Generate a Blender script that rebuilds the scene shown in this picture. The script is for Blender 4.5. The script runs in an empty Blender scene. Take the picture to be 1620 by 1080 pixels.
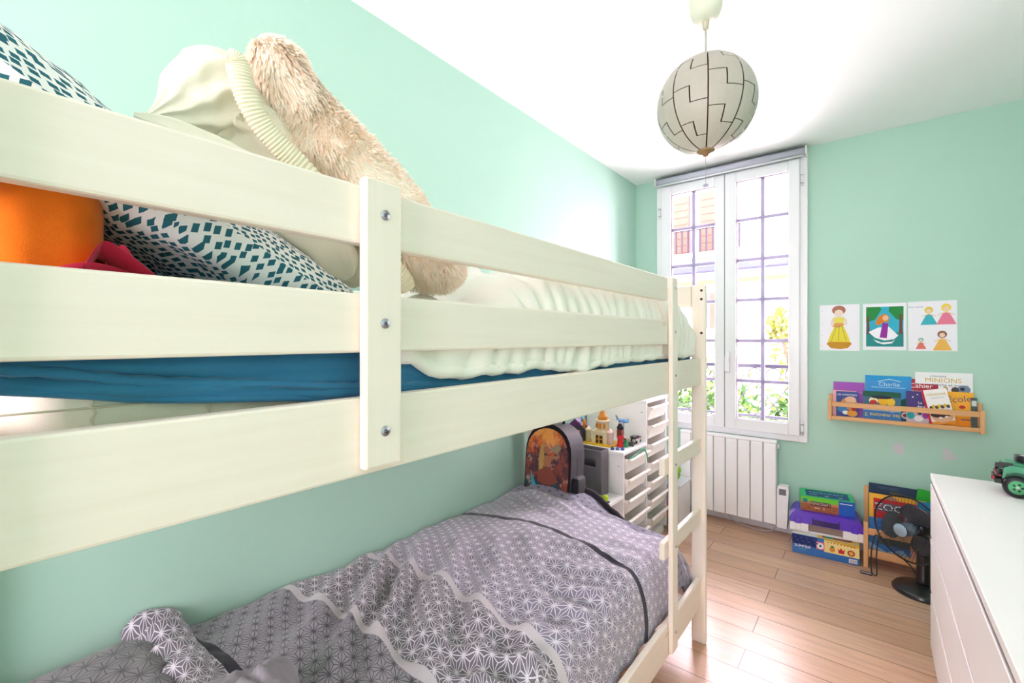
import bpy, bmesh, math, random
from mathutils import Vector, Matrix, noise as mnoise
random.seed(11)
R = math.radians
C = bpy.context.scene.collection
SC = bpy.context.scene

# ------------------------------------------------------------------ camera, sky, lights, exposure
cam_d = bpy.data.cameras.new('camera'); cam = bpy.data.objects.new('camera', cam_d); C.objects.link(cam)
cam.location = (0, 0, 1.334); cam.rotation_euler = (R(90), 0, R(38.75))
cam_d.sensor_width = 36; cam_d.lens = 710 * 36 / 1620; cam_d.shift_y = -4 / 1620; cam_d.clip_start = .01
SC.camera = cam
SC.view_settings.view_transform = 'Standard'; SC.view_settings.look = 'None'
SC.view_settings.gamma = 1; SC.view_settings.use_curve_mapping = False
SC.view_settings.exposure = 0.08
W = bpy.data.worlds.new('sky'); SC.world = W; W.use_nodes = True
W.node_tree.nodes['Background'].inputs[0].default_value = (1, .84, .95, 1)
W.node_tree.nodes['Background'].inputs[1].default_value = 11.0

def area(name, loc, rot, sx, sy, power, col=(1, 1, 1), portal=False):
    l = bpy.data.lights.new(name, 'AREA'); l.shape = 'RECTANGLE'; l.size = sx; l.size_y = sy; l.energy = power; l.color = col
    if portal: l.cycles.is_portal = True
    o = bpy.data.objects.new(name, l); C.objects.link(o); o.location = loc; o.rotation_euler = rot
    return o
area('window_daylight', (-.85, 3.95, 1.62), (R(-100), 0, 0), 1.3, 2.2, 200, (1, .80, .935))
area('rear_fill_light', (-.40, -1.66, 1.50), (R(122), 0, 0), 1.1, 1.3, 17, (1, .77, .85))  # added fill lamp behind the camera, tilted up to brighten the ceiling
try:
    SC.cycles.use_denoising = True; SC.cycles.diffuse_bounces = 8; SC.cycles.max_bounces = 12; SC.cycles.sample_clamp_indirect = 8
except Exception: pass

# ------------------------------------------------------------------ materials
def lin(c): return tuple(((x / 255 / 12.92) if x / 255 <= .04045 else ((x / 255 + .055) / 1.055) ** 2.4) for x in c) + (1,)
class NT:
    def __init__(s, m): s.t = m.node_tree; s.n = s.t.nodes; s.l = s.t.links
    def new(s, k, **kw):
        n = s.n.new(k)
        for a, b in kw.items(): setattr(n, a, b)
        return n
    def set(s, n, i, v):
        if isinstance(v, bpy.types.NodeSocket): s.l.new(v, n.inputs[i])
        else: n.inputs[i].default_value = v
    def m(s, op, a, b=0., c=0.):
        n = s.new('ShaderNodeMath', operation=op)
        s.set(n, 0, a); s.set(n, 1, b); s.set(n, 2, c)
        return n.outputs[0]
    def mix(s, f, a, b):
        n = s.new('ShaderNodeMix', data_type='RGBA'); s.set(n, 0, f); s.set(n, 6, a); s.set(n, 7, b); return n.outputs[2]
    def ramp(s, f, stops, interp='LINEAR'):
        n = s.new('ShaderNodeValToRGB'); r = n.color_ramp; r.interpolation = interp
        while len(r.elements) < len(stops): r.elements.new(1.0)
        for e, (p, c) in zip(r.elements, stops): e.position = p; e.color = c
        s.set(n, 0, f); return n.outputs[0]
    def coord(s, which='Object', scale=(1, 1, 1), rot=(0, 0, 0)):
        t = s.new('ShaderNodeTexCoord'); mp = s.new('ShaderNodeMapping')
        mp.inputs['Scale'].default_value = scale; mp.inputs['Rotation'].default_value = rot
        s.l.new(t.outputs[which], mp.inputs[0]); return mp.outputs[0]
    def noise(s, vec, scale, detail=3, rough=.55, out=0):
        n = s.new('ShaderNodeTexNoise'); n.inputs['Scale'].default_value = scale; n.inputs['Detail'].default_value = detail
        n.inputs['Roughness'].default_value = rough; s.l.new(vec, n.inputs['Vector']); return n.outputs[out]
    def bump(s, h, strength, dist=.01):
        n = s.new('ShaderNodeBump'); n.inputs['Strength'].default_value = strength; n.inputs['Distance'].default_value = dist
        s.l.new(h, n.inputs['Height']); return n.outputs[0]
def mk(name, rough=.5, spec=.5, metal=0.):
    m = bpy.data.materials.new(name); m.use_nodes = True
    b = m.node_tree.nodes['Principled BSDF']; b.inputs['Roughness'].default_value = rough
    b.inputs['Metallic'].default_value = metal; b.inputs['Specular IOR Level'].default_value = spec
    return m, NT(m), b
MC = {}
def flat(c, rough=.5, metal=0., var=.05, bump=0., bscale=200, spec=.5, coat=0.):
    key = (c, rough, metal, var, bump, bscale, spec, coat)
    if key in MC: return MC[key]
    m, n, b = mk('paint_%d_%d_%d' % c, rough, spec, metal)
    v = n.coord('Object'); f = n.noise(v, 9, 3)
    a = lin(c); d = tuple(x * (1 - var) for x in a[:3]) + (1,)
    n.set(b, 'Base Color', n.mix(f, d, a))
    if bump: n.set(b, 'Normal', n.bump(n.noise(v, bscale, 2), bump, .004))
    if coat: b.inputs['Coat Weight'].default_value = coat
    MC[key] = m; return m
def wood(name, c, dark, axis, rough=.5, k=.5, knots=0.):
    m, n, b = mk(name, rough, .4)
    sc = [55, 55, 55]; sc[axis] = 2.2
    v = n.coord('Object', tuple(sc)); f = n.noise(v, 1.0, 4, .6)
    f2 = n.noise(n.coord('Object'), 4, 2)
    col = n.mix(n.m('MULTIPLY', n.ramp(f, [(.35, (0, 0, 0, 1)), (.75, (1, 1, 1, 1))]), k), lin(c), lin(dark))
    col = n.mix(n.m('MULTIPLY', f2, .12), col, lin(dark))
    if knots:
        vo = n.new('ShaderNodeTexVoronoi'); vo.inputs['Scale'].default_value = 1.0
        s2 = [9, 9, 9]; s2[axis] = 3.2
        n.l.new(n.coord('Object', tuple(s2)), vo.inputs['Vector'])
        col = n.mix(n.m('MULTIPLY', n.m('LESS_THAN', vo.outputs[0], .07), knots), col, lin((190, 165, 120)))
    n.set(b, 'Base Color', col); n.set(b, 'Normal', n.bump(f, .12, .002))
    return m
BED_Y = wood('whitewashed_pine_along', (240, 230, 217), (227, 215, 199), 1, .45, .4, .35)
BED_Z = wood('whitewashed_pine_upright', (240, 230, 217), (227, 215, 199), 2, .45, .4)
BED_X = wood('whitewashed_pine_across', (240, 230, 217), (227, 215, 199), 0, .45, .4)
PINE = wood('pale_pine', (224, 172, 118), (196, 138, 84), 0, .45, .6)
PINE_Z = wood('pale_pine_upright', (226, 176, 122), (198, 142, 90), 2, .45, .6)

def wall_mat(name, c):
    m, n, b = mk(name, .62, .3)
    v = n.coord('Object'); f = n.noise(v, 2.2, 3)
    a = lin(c); n.set(b, 'Base Color', n.mix(f, a, tuple(x * .96 for x in a[:3]) + (1,)))
    n.set(b, 'Normal', n.bump(n.noise(v, 260, 2), .06, .002))
    return m
GREEN = wall_mat('mint_green_paint', (180, 216, 200))
CEIL = wall_mat('white_ceiling_paint', (252, 252, 252))
WHITE = flat((244, 244, 246), .35, var=.02)
WHITE_SATIN = flat((247, 246, 247), .42, var=.02)
PVC = flat((240, 240, 244), .28, var=.015)
ZINC = flat((170, 178, 184), .35, .9, var=.15)
BLACK = flat((22, 22, 26), .4, var=.1)

def floor_mat():
    m, n, b = mk('oak_laminate', .3, .65)
    v = n.coord('Object'); br = n.new('ShaderNodeTexBrick')
    br.offset = .37; br.inputs['Scale'].default_value = 1; br.inputs['Mortar Size'].default_value = .0016
    br.inputs['Mortar Smooth'].default_value = .1; br.inputs['Bias'].default_value = 0
    br.inputs['Brick Width'].default_value = 1.05; br.inputs['Row Height'].default_value = .145
    br.inputs['Color1'].default_value = (0, 0, 0, 1); br.inputs['Color2'].default_value = (1, 1, 1, 1); br.inputs['Mortar'].default_value = (.5, .5, .5, 1)
    n.l.new(v, br.inputs['Vector'])
    tone = n.ramp(br.outputs['Color'], [(0, lin((200, 158, 128))), (.5, lin((220, 182, 152))), (1, lin((208, 174, 150)))])
    g = n.noise(n.coord('Object', (3, 42, 1)), 1, 5, .65)
    g2 = n.noise(n.coord('Object', (1.3, 9, 1)), 1.6, 3)
    col = n.mix(n.m('MULTIPLY', n.ramp(g, [(.42, (0, 0, 0, 1)), (.72, (1, 1, 1, 1))]), .5), tone, lin((162, 120, 94)))
    col = n.mix(n.m('MULTIPLY', n.ramp(g2, [(.5, (0, 0, 0, 1)), (.8, (1, 1, 1, 1))]), .45), col, lin((192, 158, 150)))
    col = n.mix(br.outputs['Fac'], col, lin((70, 48, 36)))
    n.set(b, 'Base Color', col)
    n.set(b, 'Roughness', n.m('ADD', n.m('MULTIPLY', g, .16), .22))
    n.set(b, 'Normal', n.bump(n.m('SUBTRACT', n.m('MULTIPLY', g, .15), br.outputs['Fac']), .25, .003))
    return m
FLOOR = floor_mat()

def cloth(name, c, c2=None, rough=.9, weave=900, bump=.25, vs=14):
    m, n, b = mk(name, rough, .15)
    v = n.coord('Object'); f = n.noise(v, vs, 4)
    n.set(b, 'Base Color', n.mix(f, lin(c), lin(c2 or tuple(int(x * .93) for x in c))))
    n.set(b, 'Normal', n.bump(n.noise(v, weave, 1), bump, .002))
    b.inputs['Sheen Weight'].default_value = .2
    return m
SHEET = cloth('blue_jersey', (62, 128, 166), (46, 108, 148))
MATTRESS = cloth('cream_ticking', (226, 221, 203))
DUVET_W = cloth('white_cotton', (248, 244, 236), (242, 236, 226))
ORANGE = cloth('orange_cotton', (226, 120, 14), (208, 98, 8))
RED = cloth('raspberry_cotton', (206, 44, 74), (172, 26, 54))
FLEECE = cloth('cream_fleece', (238, 232, 214), (226, 219, 200))
KNIT = cloth('cream_knit', (248, 239, 214), (234, 222, 192))
FUR = cloth('peach_cream_fur', (255, 249, 241), (254, 240, 227), vs=30)

def fur_mat(name, c):
    m, n, b = mk(name, .95, .05); b.inputs['Base Color'].default_value = lin(c); b.inputs['Sheen Weight'].default_value = .4
    t = n.new('ShaderNodeBsdfTranslucent'); t.inputs[0].default_value = lin(c); x = n.new('ShaderNodeMixShader'); x.inputs[0].default_value = .5
    n.l.new(b.outputs[0], x.inputs[1]); n.l.new(t.outputs[0], x.inputs[2]); n.l.new(x.outputs[0], n.n['Material Output'].inputs[0]); return m
TUFT1, TUFT2 = fur_mat('fur_tuft_peach', (255, 240, 224)), fur_mat('fur_tuft_cream', (255, 248, 238))
def dash_mat():
    m, n, b = mk('teal_dash_print', .9, .15)
    uv = n.new('ShaderNodeTexCoord').outputs['UV']
    dist = n.noise(uv, 3.0, 2, out=1)
    va = n.new('ShaderNodeVectorMath', operation='MULTIPLY_ADD'); n.l.new(dist, va.inputs[0]); va.inputs[1].default_value = (.10, .10, 0); n.l.new(uv, va.inputs[2])
    mp = n.new('ShaderNodeMapping'); mp.inputs['Scale'].default_value = (1, 1.35, 1); mp.inputs['Rotation'].default_value = (0, 0, R(28)); n.l.new(va.outputs[0], mp.inputs[0])
    vo = n.new('ShaderNodeTexVoronoi', distance='CHEBYCHEV'); vo.voronoi_dimensions = '2D'
    vo.inputs['Scale'].default_value = 88; vo.inputs['Randomness'].default_value = .55; n.l.new(mp.outputs[0], vo.inputs['Vector'])
    f = n.m('LESS_THAN', vo.outputs[0], .31)
    n.set(b, 'Base Color', n.mix(f, lin((232, 234, 230)), lin((46, 102, 114))))
    return m
DASH = dash_mat()

def star_mat(name, stops, size):
    """hemp-leaf star print: triangular lattice lines, colours in bands along the bed (uv.x in metres)"""
    m, n, b = mk(name, .88, .18)
    uv = n.new('ShaderNodeTexCoord').outputs['UV']
    sp = n.new('ShaderNodeSeparateXYZ'); n.l.new(uv, sp.inputs[0]); U, V = sp.outputs[0], sp.outputs[1]
    us = n.m('DIVIDE', U, size); vs = n.m('DIVIDE', V, size)
    bb = n.m('MULTIPLY', vs, 2 / math.sqrt(3)); aa = n.m('SUBTRACT', us, n.m('MULTIPLY', vs, 1 / math.sqrt(3)))
    fa = n.m('FRACT', aa); fb = n.m('FRACT', bb)
    fl = n.m('GREATER_THAN', n.m('ADD', fa, fb), 1.0)
    def flip(x): return n.m('ADD', x, n.m('MULTIPLY', fl, n.m('SUBTRACT', 1.0, n.m('MULTIPLY', x, 2.0))))
    l1, l2 = flip(fa), flip(fb); l3 = n.m('SUBTRACT', 1.0, n.m('ADD', l1, l2))
    mn = n.m('MINIMUM', n.m('MINIMUM', l1, l2), l3); mx = n.m('MAXIMUM', n.m('MAXIMUM', l1, l2), l3)
    md = n.m('SUBTRACT', 1.0, n.m('ADD', mn, mx))
    dl = n.m('MINIMUM', mn, n.m('MULTIPLY', n.m('SUBTRACT', md, mn), .62))
    line = n.m('LESS_THAN', dl, .032)
    knot = n.m('GREATER_THAN', mx, .91)
    line = n.m('MAXIMUM', line, knot)
    t = n.m('DIVIDE', U, 2.2)
    base = n.ramp(t, [(p / 2.2, lin(c)) for p, c, _ in stops], 'CONSTANT')
    ink = n.ramp(t, [(p / 2.2, lin(d)) for p, _, d in stops], 'CONSTANT')
    n.set(b, 'Base Color', n.mix(n.m('MULTIPLY', line, .85), base, ink))
    n.set(b, 'Normal', n.bump(n.noise(n.coord('Object'), 900, 1), .2, .002))
    b.inputs['Sheen Weight'].default_value = .25
    return m
G1, G2, WL, DL = (116, 111, 120), (158, 152, 162), (232, 226, 236), (66, 62, 72)
STAR = star_mat('star_print_cotton', [(0, G1, WL), (.405, (36, 34, 46), (36, 34, 46)), (.432, G2, DL), (.70, (206, 198, 204), (206, 198, 204)),
     (.724, G1, WL), (1.005, (206, 198, 204), (206, 198, 204)), (1.03, (138, 131, 150), WL), (1.508, (30, 28, 44), (30, 28, 44)), (1.538, (156, 150, 172), WL),
     (1.86, (156, 151, 172), DL)], .041)
STAR_D = star_mat('grey_star_pillowcase', [(0, (128, 124, 128), (78, 74, 80)), (2.1, (128, 124, 128), (78, 74, 80))], .05)

# ------------------------------------------------------------------ mesh builder
class MB:
    def __init__(s): s.v = []; s.f = []; s.mi = []; s.sm = []; s.uv = {}; s.mats = []
    def slot(s, m):
        if m not in s.mats: s.mats.append(m)
        return s.mats.index(m)
    def add(s, vs, fs, mat, M=None, smooth=False, uvs=None):
        o = len(s.v); k = s.slot(mat)
        s.v += [(M @ Vector(p)) if M is not None else Vector(p) for p in vs]
        for f in fs: s.f.append([o + i for i in f]); s.mi.append(k); s.sm.append(smooth)
        if uvs:
            for i, u in enumerate(uvs): s.uv[o + i] = u
        return s
    def box(s, x0, x1, y0, y1, z0, z1, mat, M=None):
        v = [(x, y, z) for x in (x0, x1) for y in (y0, y1) for z in (z0, z1)]
        return s.add(v, [(0, 1, 3, 2), (4, 6, 7, 5), (0, 4, 5, 1), (2, 3, 7, 6), (0, 2, 6, 4), (1, 5, 7, 3)], mat, M)
    def prism(s, poly, y0, y1, mat, M=None, smooth=False):
        """polygon in (x,z) extruded along y"""
        n = len(poly); v = [(x, y0, z) for x, z in poly] + [(x, y1, z) for x, z in poly]
        fs = [tuple(range(n)), tuple(range(2 * n - 1, n - 1, -1))]
        s.add(v, fs, mat, M)
        return s.add(v, [(i, i + n, (i + 1) % n + n, (i + 1) % n) for i in range(n)], mat, M, smooth)
    def rings(s, rings, mat, M=None, caps=True, smooth=True, closed=True, uvs=None):
        n = len(rings[0]); v = [p for r in rings for p in r]; f = []
        for i in range(len(rings) - 1):
            for j in range(n if closed else n - 1):
                a, b = i * n + j, i * n + (j + 1) % n
                f.append((a, b, b + n, a + n))
        if caps and closed: f += [tuple(range(n - 1, -1, -1)), tuple(range((len(rings) - 1) * n, len(rings) * n))]
        return s.add(v, f, mat, M, smooth, uvs)
    def lathe(s, prof, mat, M=None, n=24, caps=True):
        return s.rings([[(r * math.cos(2 * math.pi * j / n), r * math.sin(2 * math.pi * j / n), z) for j in range(n)] for r, z in prof], mat, M, caps)
    def cyl(s, p, q, r, mat, n=12, r2=None, M=None):
        p, q = Vector(p), Vector(q); d = (q - p).normalized(); a = d.orthogonal().normalized(); b = d.cross(a)
        rr = [r, r if r2 is None else r2]
        return s.rings([[c + (a * math.cos(2 * math.pi * j / n) + b * math.sin(2 * math.pi * j / n)) * rr[i] for j in range(n)] for i, c in enumerate((p, q))], mat, M, True, True)
    def tube(s, pts, r, mat, n=8, M=None, closed=False):
        pts = [Vector(p) for p in pts]; rg = []; N = len(pts); up = None
        for i, p in enumerate(pts):
            d = ((pts[(i + 1) % N] if closed or i < N - 1 else p) - (pts[i - 1] if closed or i else p)).normalized()
            if up is None: up = d.orthogonal().normalized()
            up = (up - d * up.dot(d)).normalized(); b = d.cross(up)
            rr = r[i] if isinstance(r, (list, tuple)) else r
            rg.append([p + (up * math.cos(2 * math.pi * j / n) + b * math.sin(2 * math.pi * j / n)) * rr for j in range(n)])
        if closed: rg.append(rg[0])
        return s.rings(rg, mat, M, not closed)
    def ball(s, c, rx, ry, rz, mat, n=16, m=10, M=None):
        c = Vector(c); rg = []
        for i in range(m + 1):
            t = math.pi * (i + .02) / (m + .04) ; z = -math.cos(t); q = math.sin(t)
            rg.append([c + Vector((rx * q * math.cos(2 * math.pi * j / n), ry * q * math.sin(2 * math.pi * j / n), rz * z)) for j in range(n)])
        return s.rings(rg, mat, M, True)
    def grid(s, P, mat, M=None, uv=None, smooth=True):
        """P[i][j] grid of points"""
        n = len(P[0]); v = [p for r in P for p in r]
        f = [(i * n + j, i * n + j + 1, (i + 1) * n + j + 1, (i + 1) * n + j) for i in range(len(P) - 1) for j in range(n - 1)]
        return s.add(v, f, mat, M, smooth, [u for r in uv for u in r] if uv else None)
    def build(s, name, parent=None, loc=None, bevel=0., solid=0., sub=0, off=0., seg=2):
        if parent is None:
            if loc is None:
                xs = [p.x for p in s.v]; ys = [p.y for p in s.v]; zs = [p.z for p in s.v]
                loc = Vector(((min(xs) + max(xs)) / 2, (min(ys) + max(ys)) / 2, min(zs)))
            T = Matrix.Translation(-Vector(loc))
        else: T = WM[parent.name].inverted(); loc = (0, 0, 0)
        me = bpy.data.meshes.new(name)
        me.from_pydata([T @ p for p in s.v], [], s.f)
        for m in s.mats: me.materials.append(m)
        me.polygons.foreach_set('material_index', s.mi); me.polygons.foreach_set('use_smooth', s.sm)
        if s.uv:
            ul = me.uv_layers.new(name='UVMap')
            for lp in me.loops: ul.data[lp.index].uv = s.uv.get(lp.vertex_index, (0, 0))
        me.update()
        o = bpy.data.objects.new(name, me); C.objects.link(o); o.location = loc
        if parent is not None: o.parent = parent; WM[o.name] = WM[parent.name].copy()
        else: WM[o.name] = Matrix.Translation(Vector(loc))
        if bevel:
            b = o.modifiers.new('bevel', 'BEVEL'); b.width = bevel; b.segments = seg; b.limit_method = 'ANGLE'; b.angle_limit = R(40)
        if solid:
            d = o.modifiers.new('solid', 'SOLIDIFY'); d.thickness = solid; d.offset = off
        if sub:
            d = o.modifiers.new('sub', 'SUBSURF'); d.levels = sub; d.render_levels = sub
        return o
WM = {}
def tag(o, label=None, cat=None, group=None, kind=None):
    if label: o['label'] = label
    if cat: o['category'] = cat
    if group: o['group'] = group
    if kind: o['kind'] = kind
    return o
def empty(name, loc, label, cat, group=None):
    o = bpy.data.objects.new(name, None); C.objects.link(o); o.location = loc; o.empty_display_size = .05
    WM[o.name] = Matrix.Translation(Vector(loc)); return tag(o, label, cat, group)
def struct(o): o['kind'] = 'structure'; return o
def bx(name, parent, x0, x1, y0, y1, z0, z1, mat, bevel=.003):
    return MB().box(x0, x1, y0, y1, z0, z1, mat).build(name, parent, bevel=bevel)
_tc = {}
def text_mesh(t):
    if t not in _tc:
        cu = bpy.data.curves.new('t', 'FONT'); cu.body = t; cu.align_x = 'CENTER'; cu.align_y = 'CENTER'; cu.size = 1; cu.resolution_u = 3
        o = bpy.data.objects.new('t', cu); C.objects.link(o); bpy.context.view_layer.update()
        me = bpy.data.meshes.new_from_object(o.evaluated_get(bpy.context.evaluated_depsgraph_get()))
        _tc[t] = ([v.co.copy() for v in me.vertices], [tuple(p.vertices) for p in me.polygons])
        bpy.data.objects.remove(o); bpy.data.curves.remove(cu); bpy.data.meshes.remove(me)
    return _tc[t]
def art(mb, items, M, e=.0006):
    """flat printed shapes on the front (y = 0) of a local x,z face"""
    for k, it in enumerate(items):
        y = -e * (1 + k * .35)
        if it[0] == 'rect':
            _, a, b, c, d, m = it; mb.add([(a, y, b), (c, y, b), (c, y, d), (a, y, d)], [(0, 1, 2, 3)], m, M)
        elif it[0] == 'ell':
            _, cx, cz, rx, rz, m = it; n = 20
            mb.add([(cx + rx * math.cos(2 * math.pi * j / n), y, cz + rz * math.sin(2 * math.pi * j / n)) for j in range(n)], [tuple(range(n))], m, M)
        elif it[0] == 'poly':
            mb.add([(a, y, b) for a, b in it[1]], [tuple(range(len(it[1])))], it[2], M)
        elif it[0] == 'txt':
            t, cx, cz, sz, m = it[1:6]; rot = R(it[6]) if len(it) > 6 else 0; sx = it[7] if len(it) > 7 else 1
            v, f = text_mesh(t)
            mb.add([(cx + sz * (p.x * sx * math.cos(rot) - p.y * math.sin(rot)), y, cz + sz * (p.x * sx * math.sin(rot) + p.y * math.cos(rot))) for p in v], f, m, M)
def catmull(P, sub):
    P = [list(p) for p in P]; out = []
    for i in range(len(P) - 1):
        a, b, c, d = P[max(i - 1, 0)], P[i], P[i + 1], P[min(i + 2, len(P) - 1)]
        for k in range(sub):
            t = k / sub
            out.append([.5 * (2 * b[q] + (c[q] - a[q]) * t + (2 * a[q] - 5 * b[q] + 4 * c[q] - d[q]) * t * t + (3 * b[q] - a[q] - 3 * c[q] + d[q]) * t ** 3) for q in range(len(b))])
    out.append(P[-1]); return out
def nz(x, y, z=0.): return mnoise.noise(Vector((x, y, z)))
def smooth01(a, b, x):
    t = min(1, max(0, (x - a) / (b - a))); return t * t * (3 - 2 * t)

# ------------------------------------------------------------------ the room
XL, XR, YF, YB, ZC = -1.55, .70, 3.60, -1.60, 2.625
struct(MB().box(XL - .1, XR + .1, YB - .1, YF + .05, -.08, 0, FLOOR).build('floor'))
struct(MB().box(XL - .1, XR + .1, YB - .1, YF + .25, ZC, ZC + .1, CEIL).build('ceiling'))
struct(MB().box(XL - .1, XL, YB, YF + .25, 0, ZC, GREEN).build('wall_left'))
struct(MB().box(XR, XR + .1, YB, YF + .25, 0, ZC, GREEN).build('wall_right'))
wx0, wx1, wz0, wz1 = -1.345, -.352, .655, 2.575
w = MB()
w.box(XL, wx0, YF, YF + .25, 0, ZC, GREEN); w.box(wx1, XR, YF, YF + .25, 0, ZC, GREEN)
w.box(wx0, wx1, YF, YF + .25, 0, wz0, GREEN); w.box(wx0, wx1, YF, YF + .25, wz1, ZC, GREEN)
struct(w.build('wall_far'))
w = MB()
w.box(XL, -1.0, YB - .1, YB, 0, ZC, GREEN); w.box(.2, XR, YB - .1, YB, 0, ZC, GREEN)
w.box(-1.0, .2, YB - .1, YB, 0, .80, GREEN); w.box(-1.0, .2, YB - .1, YB, 2.2, ZC, GREEN)  # unseen opening, added so fill light enters from behind the camera
struct(w.build('wall_back'))
bbm = flat((222, 222, 228), .4, var=.03)
struct(MB().box(XL, XR, YF - .014, YF, 0, .07, bbm).build('baseboard_far', bevel=.004))
struct(MB().box(XL, XL + .014, YB, YF - .014, 0, .07, bbm).build('baseboard_left', bevel=.004))

# window: white two-leaf casement with grey glazing bars
GLASS, gn, gb = mk('window_glass', .0, .5)
gn.n.remove(gb); tr = gn.new('ShaderNodeBsdfTransparent'); gl = gn.new('ShaderNodeBsdfGlossy'); gl.inputs['Roughness'].default_value = .02
fr = gn.new('ShaderNodeFresnel'); fr.inputs['IOR'].default_value = 1.3; mxs = gn.new('ShaderNodeMixShader')
gn.l.new(fr.outputs[0], mxs.inputs[0]); gn.l.new(tr.outputs[0], mxs.inputs[1]); gn.l.new(gl.outputs[0], mxs.inputs[2])
gn.l.new(mxs.outputs[0], gn.n['Material Output'].inputs[0])
BAR = flat((150, 146, 172), .4, var=.02)
GASK = flat((120, 104, 122), .6)
win = bpy.data.objects.new('window_1', None); C.objects.link(win); win.location = (-.848, 3.57, .64); WM['window_1'] = Matrix.Translation((-.848, 3.57, .64)); struct(win)
def frame(x0, x1, z0, z1, t, y0, y1, mat, name, parent, bev=.004, tb=None, tt=None):
    m = MB(); tb = tb or t; tt = tt or t
    m.box(x0, x0 + t, y0, y1, z0, z1, mat); m.box(x1 - t, x1, y0, y1, z0, z1, mat)
    m.box(x0 + t, x1 - t, y0, y1, z0, z0 + tb, mat); m.box(x0 + t, x1 - t, y0, y1, z1 - tt, z1, mat)
    return m.build(name, parent, bevel=bev)
struct(frame(-1.362, -.336, .638, 2.59, .052, 3.572, 3.66, PVC, 'window_frame', win))
for (x0, x1, gx0, gx1) in ((-1.316, -.8475, -1.24, -.915), (-.8445, -.379, -.77, -.444)):
    m = MB(); y0, y1 = 3.548, 3.60
    m.box(x0, gx0, y0, y1, .682, 2.545, PVC); m.box(gx1, x1, y0, y1, .682, 2.545, PVC)
    m.box(gx0, gx1, y0, y1, .682, .762, PVC); m.box(gx0, gx1, y0, y1, 2.472, 2.545, PVC)
    sash = struct(m.build('sash', win, bevel=.005))
    struct(frame(gx0 - .001, gx1 + .001, .761, 2.473, .005, 3.562, 3.59, GASK, 'gasket_line', sash, 0))
    g = MB().box(gx0, gx1, 3.580, 3.584, .762, 2.472, GLASS).build('pane', sash); struct(g)
    m = MB(); xm = (gx0 + gx1) / 2 + (.002 if gx0 < -1 else .003)
    m.box(xm - .013, xm + .013, 3.585, 3.593, .762, 2.472, BAR)
    for z in (2.195, 1.903, 1.615, 1.322, 1.032): m.box(gx0, xm - .0131, 3.585, 3.593, z - .012, z + .012, BAR); m.box(xm + .0131, gx1, 3.585, 3.593, z - .012, z + .012, BAR)
    struct(m.build('glazing_bar', sash))
m = MB(); m.box(-.838, -.808, 3.536, 3.548, 1.09, 1.245, PVC)
m.cyl((-.823, 3.536, 1.19), (-.823, 3.51, 1.19), .010, PVC); m.box(-.834, -.812, 3.498, 3.514, 1.10, 1.215, PVC)
struct(m.build('window_handle', win, bevel=.004))
for x, zs in ((-.366, (.69, 2.36)), (-1.335, (2.30, .69))):
    for z in zs:
        m = MB(); m.cyl((x, 3.560, z), (x, 3.560, z + .085), .008, PVC); m.cyl((x, 3.560, z + .015), (x, 3.560, z + .02), .0095, ZINC); m.cyl((x, 3.560, z + .068), (x, 3.560, z + .073), .0095, ZINC)
        struct(m.build('hinge', win))
m = MB(); m.box(-.8485, -.8435, 3.5525, 3.61, .69, 2.54, flat((70, 70, 80), .6)); struct(m.build('closing_gap', win))

# rolled-up blind above the window
bl = empty('roller_blind', (-.845, 3.53, 2.54), 'rolled-up pale grey roller blind fixed above the window', 'blind')
m = MB(); m.cyl((-1.345, 3.52, 2.576), (-.345, 3.52, 2.576), .022, flat((196, 196, 212), .6), 20); m.build('blind_roll', bl)
bx('gap_shadow_strip', bl, -1.348, -.342, 3.525, 3.57, 2.600, 2.608, flat((104, 104, 114), .6), .001)  # shadow gap above the roll, painted as a dark strip
m = MB(); m.cyl((-1.34, 3.516, 2.547), (-.35, 3.516, 2.547), .0065, flat((236, 236, 242), .4), 10); m.build('bottom_bar', bl)
for x in (-1.356, -.344): bx('bracket', bl, x, x + .010, 3.497, 3.575, 2.548, 2.606, flat((226, 232, 226), .4), .004)
m = MB(); m.tube([(-.362, 3.512, 2.56), (-.362, 3.512, 2.43), (-.357, 3.512, 2.42), (-.352, 3.512, 2.43), (-.352, 3.512, 2.56)], .0016, WHITE, 6); m.build('pull_chain', bl)

# ceiling hook
m = MB(); m.tube([(.345, 2.33, 2.625), (.345, 2.33, 2.608), (.352, 2.33, 2.598), (.362, 2.33, 2.596), (.370, 2.33, 2.603), (.371, 2.33, 2.612)], .0022, flat((205, 205, 205), .4, .3), 8)
tag(m.build('ceiling_hook'), 'tiny pale metal hook screwed into the bare white ceiling', 'hook')

# ------------------------------------------------------------------ outside
GROUND = flat((196, 190, 180), .9, var=.15)
struct(MB().box(-14, 10, 3.86, 16, -.5, -.4, GROUND).build('ground_outside'))
rail = empty('window_railing', (-.848, 3.79, .72), 'dark wrought-iron railing with rings and crossed bars outside the window', 'railing')
IRON = flat((40, 38, 54), .6)
m = MB(); m.box(-1.34, -.355, 3.775, 3.80, 1.118, 1.146, IRON); m.build('top_rail', rail, bevel=.003)
m = MB(); m.box(-1.34, -.355, 3.78, 3.795, .745, .765, IRON); m.build('bottom_rail', rail, bevel=.003)
m = MB(); p = .122
for i in range(9):
    cx = -1.30 + p * i
    m.tube([(cx + .048 * math.cos(a * math.pi / 12), 3.787, 1.07 + .045 * math.sin(a * math.pi / 12)) for a in range(24)], .004, IRON, 6, None, True)
m.build('ring_row', rail)
m = MB()
for i in range(5):
    cx = -1.30 + 2 * p * i
    for sgn in (-1, 1):
        q = catmull([(cx + sgn * .115, 3.787, 1.02), (cx + sgn * .06, 3.787, .935), (cx, 3.787, .85), (cx - sgn * .05, 3.787, .80), (cx - sgn * .122, 3.787, .768)], 4)
        m.tube(q, .004, IRON, 6)
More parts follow.
